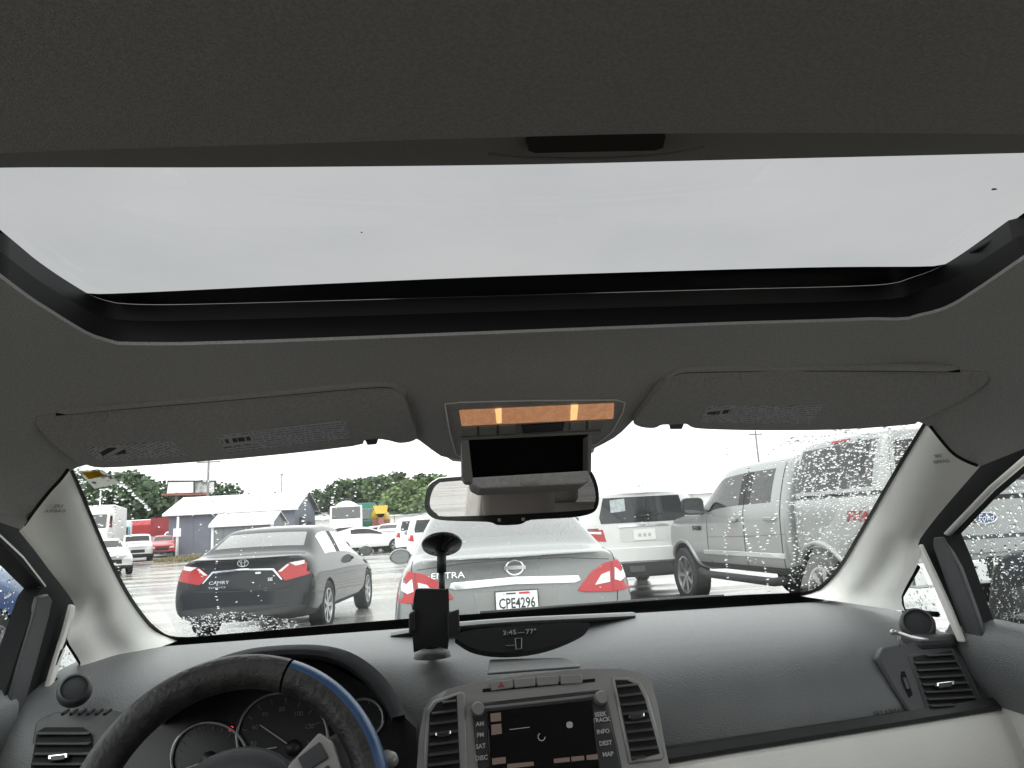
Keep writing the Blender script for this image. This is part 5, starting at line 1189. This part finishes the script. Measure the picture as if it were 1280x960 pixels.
# ---- instrument binnacle
ib = empty('instrument_binnacle', parent=CAR)
arc = [(195, 900), (215, 862), (255, 830), (300, 813), (345, 806.5), (400, 806), (440, 816), (474, 840), (498, 872), (506, 893)]
iar = [(205, 900), (226, 868), (262, 840), (303, 825), (345, 818.5), (396, 819), (430, 829), (458, 850), (480, 878), (490, 897)]
A_, I_ = [resample(smoothline([onY(a, b, 1.02) for a, b in L]), 40) for L in (arc, iar)]
def back(L, k, Y): return resample(smoothline([onY(a, b+k, Y) for a, b in L]), 40)
MB().grid([back(arc, 9, 1.36), back(arc, 5, 1.17), back(arc, 1.5, 1.05), [p+Vector((0, .004, -.001)) for p in A_], [p.lerp(q, .5)+Vector((0, -.002, 0)) for p, q in zip(A_, I_)], I_, back(iar, 8, 1.2)]).build('hood', m_dgrey, ib, smooth=True, angle=60)
PI_ = onY(350, 920, 1.13); NI = Vector((0, -.94, .34)).normalized()
def onI(a, b, k=0.): return onP(a, b, PI_+NI*k, NI)
skin(MB(), [(150, 1010), (165, 930), (215, 868), (300, 832), (400, 826), (470, 862), (520, 910), (525, 1010)], lambda a, b: onI(a, b), (0, .03, 0), 40).build('cluster_face', mat('cluster_black', (.012, .012, .013), .3), ib)
m_dial = mat('dial_face', (.018, .018, .02), .35); m_ring = mat('dial_ring', (.28, .28, .28), .3, metal=.7)
for cx, cy_, r, a0, a1 in ((353, 922, 57, 150, 400), (262, 950, 48, 150, 340), (455, 897, 24, 200, 420)):
    skin(MB(), ellipse(cx, cy_, r, r*.98, 36), lambda a, b: onI(a, b, .003), (0, .002, 0), 200).build('dial', m_dial, ib)
    ring = [onI(cx+r*math.cos(t), cy_+r*.98*math.sin(t), .006) for t in [6.2832*i/48 for i in range(48)]]
    MB().tube(ring, .0028, 6, closed=True).build('dial_ring', m_ring, ib, smooth=True)
    nt_ = 13 if r > 40 else 6
    for i in range(nt_):
        t = R_(a0+(a1-a0)*i/(nt_-1)); c_, s_ = math.cos(t), math.sin(t)
        MB().bar(onI(cx+r*.90*c_, cy_+r*.88*s_, .0045), onI(cx+r*.78*c_, cy_+r*.76*s_, .0045), .0012, .0006).build('dial_tick', m_print2, ib)
for i in range(7):
    t = R_(168+(370-168)*i/6); p = onI(353+37*math.cos(t), 922+36*math.sin(t), .0045)
    text('dial_number', str(i*20+20), .009, p, (1, 0, 0), Vector((1, 0, 0)).cross(-NI)*-1, m_print2, ib)
for a, b, c, d in ((367, 935, 325, 906), (300, 941, 346, 934), (262, 950, 228, 962)):
    MB().bar(onI(a, b, .008), onI(c, d, .008), .0022, .001).build('needle', mat('needle_white', (.6, .6, .58), .5), ib)
MB().lathe([(.0001, .012), (.009, .012), (.011, .003)], onI(367, 935), NI, 16).build('needle_hub', m_black, ib, smooth=True)
MB().lathe([(.0001, .012), (.009, .012), (.011, .003)], onI(262, 950), NI, 16).build('needle_hub', m_black, ib, smooth=True)
MB().lathe([(.0001, .001), (.0035, .001)], onI(289, 911, .004), NI, 10).build('warning_lamp', mat('red_warning', (.5, .02, .03), .4, emit=(1, .05, .06), estr=.6), ib)

# ---- steering wheel
sw = empty('steering_wheel', parent=CAR)
SWC = Vector((-.347, .885, .985)); tl = R_(22); e1 = Vector((1, 0, 0)); e2 = Vector((0, math.sin(tl), math.cos(tl))); e3 = e1.cross(e2)   # e3 points to the driver or away
if e3.y > 0: e3 = -e3
RW, RT = .1545, .0195
def rimseg(a0, a1, r, n, mats_, name, split=False):
    mb = MB(); rows = []
    for i in range(n+1):
        t = R_(a0+(a1-a0)*i/n); rad = e1*math.cos(t)+e2*math.sin(t)
        rows.append([SWC+rad*(RW+r*math.cos(2*math.pi*j/16))+e3*(r*1.1*math.sin(2*math.pi*j/16)) for j in range(16)])
    mb.grid(rows, cu=True)
    if split: mb.m = [1 if (k % 16 in (13, 14, 15, 0, 1, 2)) else 0 for k in range(len(mb.f))]
    return mb.build(name, mats_, sw, smooth=True)
m_leather = mat('worn_black_leather', (.010, .010, .010), .5, col2=(.03, .029, .028), vscale=45, bump=.9, bscale=160)
m_blue = mat('blue_grip', (.012, .045, .13), .3, col2=(.03, .085, .19), vscale=30, bump=.2, bscale=80)
rimseg(71, 160, RT, 40, [m_leather], 'rim_leather')
rimseg(-60, 70, RT*.985, 50, [m_leather, m_blue], 'rim_grip', True)
rimseg(161, 300, RT*.985, 50, [m_leather, m_blue], 'rim_grip', True)
e1b, e2b = e1, e2; _a = R_(24); e1, e2 = e1b*math.cos(_a)+e2b*math.sin(_a), e2b*math.cos(_a)-e1b*math.sin(_a)
hub = MB()
hub.grid([[SWC+e1*(r*1.05*math.cos(6.2832*j/32))+e2*(r*.98*math.sin(6.2832*j/32)-.004)+e3*h for j in range(32)] for r, h in ((.001, .032), (.03, .031), (.055, .025), (.074, .012), (.08, -.01), (.075, -.03))], cu=True)
hub.build('airbag_cover', m_dgrey, sw, smooth=True)
for s in (-1, 1):
    mb = MB(); mb.prism([SWC+e1*(s*a)+e2*b+e3*.004 for a, b in ((.06, .025), (.165, .03), (.17, -.025), (.06, -.04))], e3*-.02)
    mb.build('spoke', m_dgrey, sw, bevel=.005)
    mb = MB(); mb.prism([SWC+e1*(s*a)+e2*b+e3*.014 for a, b in ((.075, .02), (.118, .036), (.128, .02), (.125, -.03), (.085, -.04), (.075, -.02))], e3*-.012)
    mb.build('switch_pad', m_silver, sw, bevel=.003)
    for dz in (.014, -.012):
        mb = MB(); mb.prism([SWC+e1*(s*a)+e2*(b+dz)+e3*.017 for a, b in ((.088, .008), (.115, .012), (.118, -.008), (.09, -.01))], e3*-.004)
        mb.build('switch', m_dgrey, sw, bevel=.0015)
e1, e2 = e1b, e2b
MB().bar(SWC+e3*-.02, SWC+e3*-.2+Vector((0, 0, -.06)), .09, .09).build('column_shroud', m_dgrey, sw, bevel=.015)
st = empty('wiper_stalk', parent=CAR)
o0 = onY(440, 955, .99); o1 = onY(489, 950, .97)
MB().tube([o0, o0.lerp(o1, .9)], .006, 10).build('arm', m_dgrey, st, smooth=True)
MB().lathe([(.0001, .008), (.006, .007), (.0095, 0), (.0095, -.012), (.006, -.016)], o1, (.6, -.8, 0), 16).build('knob', m_btn, st, smooth=True)

# ---- cabin behind the lens: seats, sides, hatch (seen in the mirror, and they shade the cabin)
m_seat = mat('grey_seat_leather', (.30, .29, .27), .55, var=.05, vscale=6, bump=.4, bscale=200)
def seat(x, y, w_, name):
    s = empty(name, parent=CAR)
    MB().box((x, y+.22, .56), (w_, .5, .16)).build('cushion', m_seat, s, smooth=True, angle=40, bevel=.05, seg=4)
    MB().box((x, y-.08, .86), (w_*.96, .14, .6), Matrix.Rotation(R_(14), 3, 'X')).build('backrest', m_seat, s, smooth=True, angle=40, bevel=.05, seg=4)
    for k in ((0,) if w_ < .7 else (-.42, 0, .42)):
        MB().box((x+k, y-.19, 1.23), (.26, .1, .17)).build('headrest', m_seat, s, smooth=True, angle=40, bevel=.04, seg=4)
        for q in (-.06, .06): MB().tube([(x+k+q, y-.16, 1.1), (x+k+q, y-.18, 1.18)], .006, 8).build('headrest_post', m_chrome, s, smooth=True)
seat(-.37, -.32, .5, 'front_seat'); seat(.37, -.32, .5, 'front_seat'); seat(0, -1.2, 1.3, 'rear_seat')
MB().box((0, -.2, .25), (1.6, 4.2, .04)).build('cabin_floor', mat('grey_carpet', (.09, .088, .085), .95), CAR)
for s in (-1, 1):
    MB().box((s*.77, -1.05, .66), (.08, 1.4, .78)).build('rear_door_card', m_cream, CAR, bevel=.02)
    for y in (-.36, -1.3): MB().bar((s*.775, y+.03, 1.03), (s*.735, y-.05, 1.40), .1, .06).build('body_pillar', m_trim, CAR, bevel=.015)
    MB().box((s*.785, -.83, 1.22), (.004, .9, .36)).build('rear_window_glass', g_side, CAR)
    MB().box((s*.77, -1.65, 1.2), (.1, .55, .5)).build('rear_quarter_trim', m_trim, CAR, bevel=.03)
MB().box((0, -1.9, .65), (1.56, .08, .78)).build('tailgate_trim', m_cream, CAR, bevel=.02)
MB().box((0, -1.88, 1.47), (1.4, .1, .12)).build('tailgate_header', m_trim, CAR, bevel=.02)
MB().box((0, -1.9, 1.22), (1.4, .006, .42), Matrix.Rotation(R_(-12), 3, 'X')).build('tailgate_glass', glass('privacy_glass', (.35, .36, .36), .6), CAR)
MB().box((0, 1.5, .55), (1.5, .3, .9)).build('firewall', m_black, CAR)
MB().box((0, .45, .5), (.28, 1.0, .36)).build('floor_console', m_dgrey, CAR, bevel=.03)

# ---- loose things in the cabin
ph = tag(empty('phone_holder', onY(540, 812, 1.33)), 'black phone cradle on a suction mount standing on the dashboard', 'phone holder')
L0 = ph.location.copy()
def onH(a, b, d=0.): return onY(a, b, 1.29+d)-L0
skin(MB(), sm([(519, 738), (524, 736), (556, 737), (561, 741), (561, 800), (558, 815), (552, 820), (528, 820), (517, 814), (516, 760)]), lambda a, b: onH(a, b), (0, .018, 0), 40).build('cradle_back', mat('holder_black', (.01, .01, .011), .6), ph, smooth=True, angle=40, bevel=.005, seg=3)
skin(MB(), [(511, 767), (519, 762), (519, 790), (511, 793)], lambda a, b: onH(a, b, -.012), (0, .025, 0), 40).build('clamp_arm', m_black, ph, bevel=.003)
skin(MB(), [(559, 767), (574, 761), (575, 792), (560, 799)], lambda a, b: onH(a, b, -.012), (0, .025, 0), 40).build('clamp_arm', m_black, ph, bevel=.003)
skin(MB(), [(517, 816), (558, 816), (552, 823), (538, 826), (523, 822)], lambda a, b: onH(a, b, -.016), (0, .03, 0), 40).build('foot_rest', m_black, ph, bevel=.003)
MB().tube([onH(552.5, 740, .02), onH(552, 715, .022)], .0055, 10).build('rod', m_dgrey, ph, smooth=True)
MB().tube([onH(552, 716, .022), onH(552, 690, .024)], .0085, 10).build('collar', m_black, ph, smooth=True)
ctr = onH(552.5, 683, .026); axs = (onH(552.5, 672, .07)-ctr).normalized(); axs = Vector((0, .55, .83))
MB().lathe([(.0001, -.012), (.01, -.011), (.014, -.004), (.034, .001), (.0355, .005), (.0345, .0075), (.02, .010), (.0001, .011)], ctr, axs, 32).build('suction_cup', m_gloss, ph, smooth=True, angle=60)
MB().tube([onH(540, 815, .02), Vector((0, .05, -.035))], .008, 8).build('base_stem', m_black, ph, smooth=True)
MB().lathe([(.03, -.004), (.028, .004), (.012, .01)], onZ(540, 822, 1.086)-L0+Vector((0, .03, 0)), (0, 0, 1), 20).build('base_pad', m_black, ph, smooth=True)
cl = tag(empty('metal_clip', onY(1140, 792, 1.14)), 'small chrome clip lying in front of the right-hand tweeter speaker', 'clip')
L1 = cl.location.copy(); f1 = lambda a, b, y=1.14: onY(a, b, y)-L1
MB().tube([f1(1116, 788), f1(1124, 792), f1(1138, 797), f1(1150, 799), f1(1160, 800)], [.0025, .0036, .004, .0034, .002], 8).build('lever', mat('dull_chrome', (.5, .5, .5), .3, metal=.8), cl, smooth=True)
MB().tube([f1(1124, 790), f1(1124, 800), f1(1126, 808)], .0026, 8).build('foot', m_silver, cl, smooth=True)
MB().lathe([(.0001, .004), (.0042, .003), (.0045, -.003)], f1(1117, 790), (0, -1, .3), 12).build('rivet', mat('dull_chrome'), cl, smooth=True)
stq = [(97, 589), (128, 588), (150, 604), (118, 611)]
def thin(name, col):
    m = mat(name, col, .6, var=.15, vscale=200); t = m.node_tree; p = t.nodes['Principled BSDF']; o = t.nodes['Material Output']
    tr = t.nodes.new('ShaderNodeBsdfTranslucent'); tr.inputs['Color'].default_value = (*col, 1); x = t.nodes.new('ShaderNodeMixShader'); x.inputs[0].default_value = .85
    t.links.new(p.outputs[0], x.inputs[1]); t.links.new(tr.outputs[0], x.inputs[2]); t.links.new(x.outputs[0], o.inputs['Surface']); return m
s_o = skin(MB(), stq, lambda a, b: onF(a, b, fWo(-.001)), (0, 0, .0008), 30).build('windshield_sticker', thin('sticker_pale', (.6, .61, .57)), None)
tag(s_o, 'pale sticker with a yellow panel in the upper left windshield corner', 'sticker')
skin(MB(), [(102, 590.5), (124, 589.5), (131, 595), (111, 599)], lambda a, b: onF(a, b, fWo(.0005)), (0, 0, .0004), 30).build('yellow_panel', thin('sticker_yellow', (.6, .42, .03)), s_o)
# ================================================================== rain on the glass
m_drop = bpy.data.materials.new('rain_water'); m_drop.use_nodes = True
_p = m_drop.node_tree.nodes['Principled BSDF']; _p.inputs['Transmission Weight'].default_value = 1; _p.inputs['IOR'].default_value = 1.33; _p.inputs['Roughness'].default_value = 0.0
def inpoly(x, y, P):
    c = False
    for (a, b), (d, e) in zip(P, P[1:]+P[:1]):
        if (b > y) != (e > y) and x < (d-a)*(y-b)/(e-b)+a: c = not c
    return c
def bead(mb, p, n, r, rng, k=.55):
    n = Vector(n).normalized(); u = n.orthogonal().normalized(); v = n.cross(u); N = 8; ax = rng.uniform(.8, 1.3)
    wob = [rng.uniform(.82, 1.15) for _ in range(N)]
    V = []
    for rr, h in ((1., 0.), (.93, .35), (.62, .8)):
        V += [p+(u*math.cos(6.2832*j/N)*ax+v*math.sin(6.2832*j/N)/ax)*(r*rr*wob[j])+n*(h*k*r) for j in range(N)]
    V.append(p+n*k*r); V.append(p)
    F_ = [(i*N+j, i*N+(j+1) % N, (i+1)*N+(j+1) % N, (i+1)*N+j) for i in range(2) for j in range(N)]
    F_ += [(2*N+j, 2*N+(j+1) % N, 3*N) for j in range(N)]+[((j+1) % N, j, 3*N+1) for j in range(N)]
    mb.add(V, F_)
wsp = [(p[0], p[1]) for p in wls]+[(1100, 515), (800, 515), (600, 560), (300, 540), (100, 570)]
NW = Vector((0, .5, .87))
def ws_bead(mb, px, py, r, rng):
    p = onF(px, py, fWo(-.0015)); n = Vector((.23*p.x, .574, 1)).normalized(); bead(mb, p, n, r, rng)
rng = random.Random(3)
def clump(px, py, s=.02): return noise.noise(Vector((px*s, py*s*1.5, 3.1)))
mb = MB()
def scatter(poly, n, r0, r1, test=None):
    x0, x1 = min(p[0] for p in poly), max(p[0] for p in poly); y0, y1 = min(p[1] for p in poly), max(p[1] for p in poly); k = 0; tries = 0
    while k < n and tries < n*20:
        tries += 1; a, b = rng.uniform(x0, x1), rng.uniform(y0, y1)
        if not inpoly(a, b, poly) or not inpoly(a, b, wsp) or (test and not test(a, b)): continue
        r = r0+(r1-r0)*rng.random()**2.2; ws_bead(mb, a, b, r, rng); k += 1
def trail(a, b, n, r, wob=3):
    for i in range(n):
        t = (i+rng.uniform(-.4, .4))/n; ws_bead(mb, a[0]+(b[0]-a[0])*t+rng.uniform(-wob, wob)*.5, a[1]+(b[1]-a[1])*t, r*rng.uniform(.6, 1.25), rng)
scatter([(982, 545), (1165, 520), (1130, 600), (1100, 640), (985, 632)], 1500, .001, .0033)                 # beyond the wiper's reach, upper right
scatter([(985, 625), (1100, 630), (1040, 730), (990, 745)], 480, .001, .003)
scatter([(900, 560), (985, 545), (990, 745), (930, 700)], 120, .001, .003, lambda a, b: clump(a, b) > -.05)
scatter([(740, 535), (990, 535), (985, 600), (740, 620)], 150, .0008, .0024)
scatter([(222, 772), (300, 764), (372, 776), (378, 790), (230, 800)], 900, .0008, .0026)                     # band along the cowl, lower left
scatter([(90, 585), (140, 585), (170, 640), (150, 720), (120, 660)], 110, .0012, .0035)
scatter([(100, 560), (560, 560), (540, 720), (200, 780), (140, 700)], 200, .0008, .0026, lambda a, b: clump(a, b) > .0)
scatter([(560, 640), (900, 640), (880, 745), (560, 765)], 60, .0008, .002)
for a, b, n_, r in (((151, 603), (190, 640), 14, .0032), ((262, 600), (272, 690), 16, .0022), ((318, 612), (300, 700), 14, .002), ((270, 700), (272, 772), 14, .002), ((383, 620), (378, 660), 9, .003), ((420, 605), (414, 632), 7, .0028),
                   ((905, 665), (912, 735), 14, .003), ((925, 640), (938, 692), 13, .0032), ((945, 655), (962, 745), 16, .0032), ((970, 640), (955, 690), 10, .003), ((918, 640), (906, 672), 8, .003), ((1000, 640), (985, 740), 20, .003), ((290, 612), (420, 588), 10, .0018), ((440, 590), (445, 625), 6, .002)):
    trail(a, b, n_, r)
tag(mb.build('raindrops', m_drop, smooth=True, angle=70), 'raindrops beaded over the outside of the windshield', 'raindrops', kind='stuff')
def side_drops(polys, X, n, label):
    mb = MB(); s = 1 if X > 0 else -1
    for poly, k in polys:
        x0, x1 = min(p[0] for p in poly), max(p[0] for p in poly); y0, y1 = min(p[1] for p in poly), max(p[1] for p in poly); c = t = 0
        while c < k and t < 40*k:
            t += 1; a, b = rng.uniform(x0, x1), rng.uniform(y0, y1)
            if not inpoly(a, b, poly): continue
            bead(mb, onX(a, b, X)+Vector((s*.0045, 0, 0)), (s, 0, .05), .001+.003*rng.random()**2, rng); c += 1
    tag(mb.build('raindrops', m_drop, smooth=True, angle=70), label, 'raindrops', kind='stuff')
side_drops([([(-30, 640), (54, 733), (40, 765), (10, 860), (-30, 880)], 420)], -.785, 0, 'raindrops on the outside of the left door window')
side_drops([([(1300, 550), (1182, 668), (1232, 800), (1300, 800)], 800)], .785, 0, 'raindrops on the outside of the right door window')
side_drops([([(80, 796), (105, 829), (96, 850), (60, 856)], 50), ], -.765, 0, 'raindrops on the small left quarter glass')
side_drops([([(1149, 704), (1122, 745), (1128, 768), (1178, 772)], 70)], .765, 0, 'raindrops on the small right quarter glass')
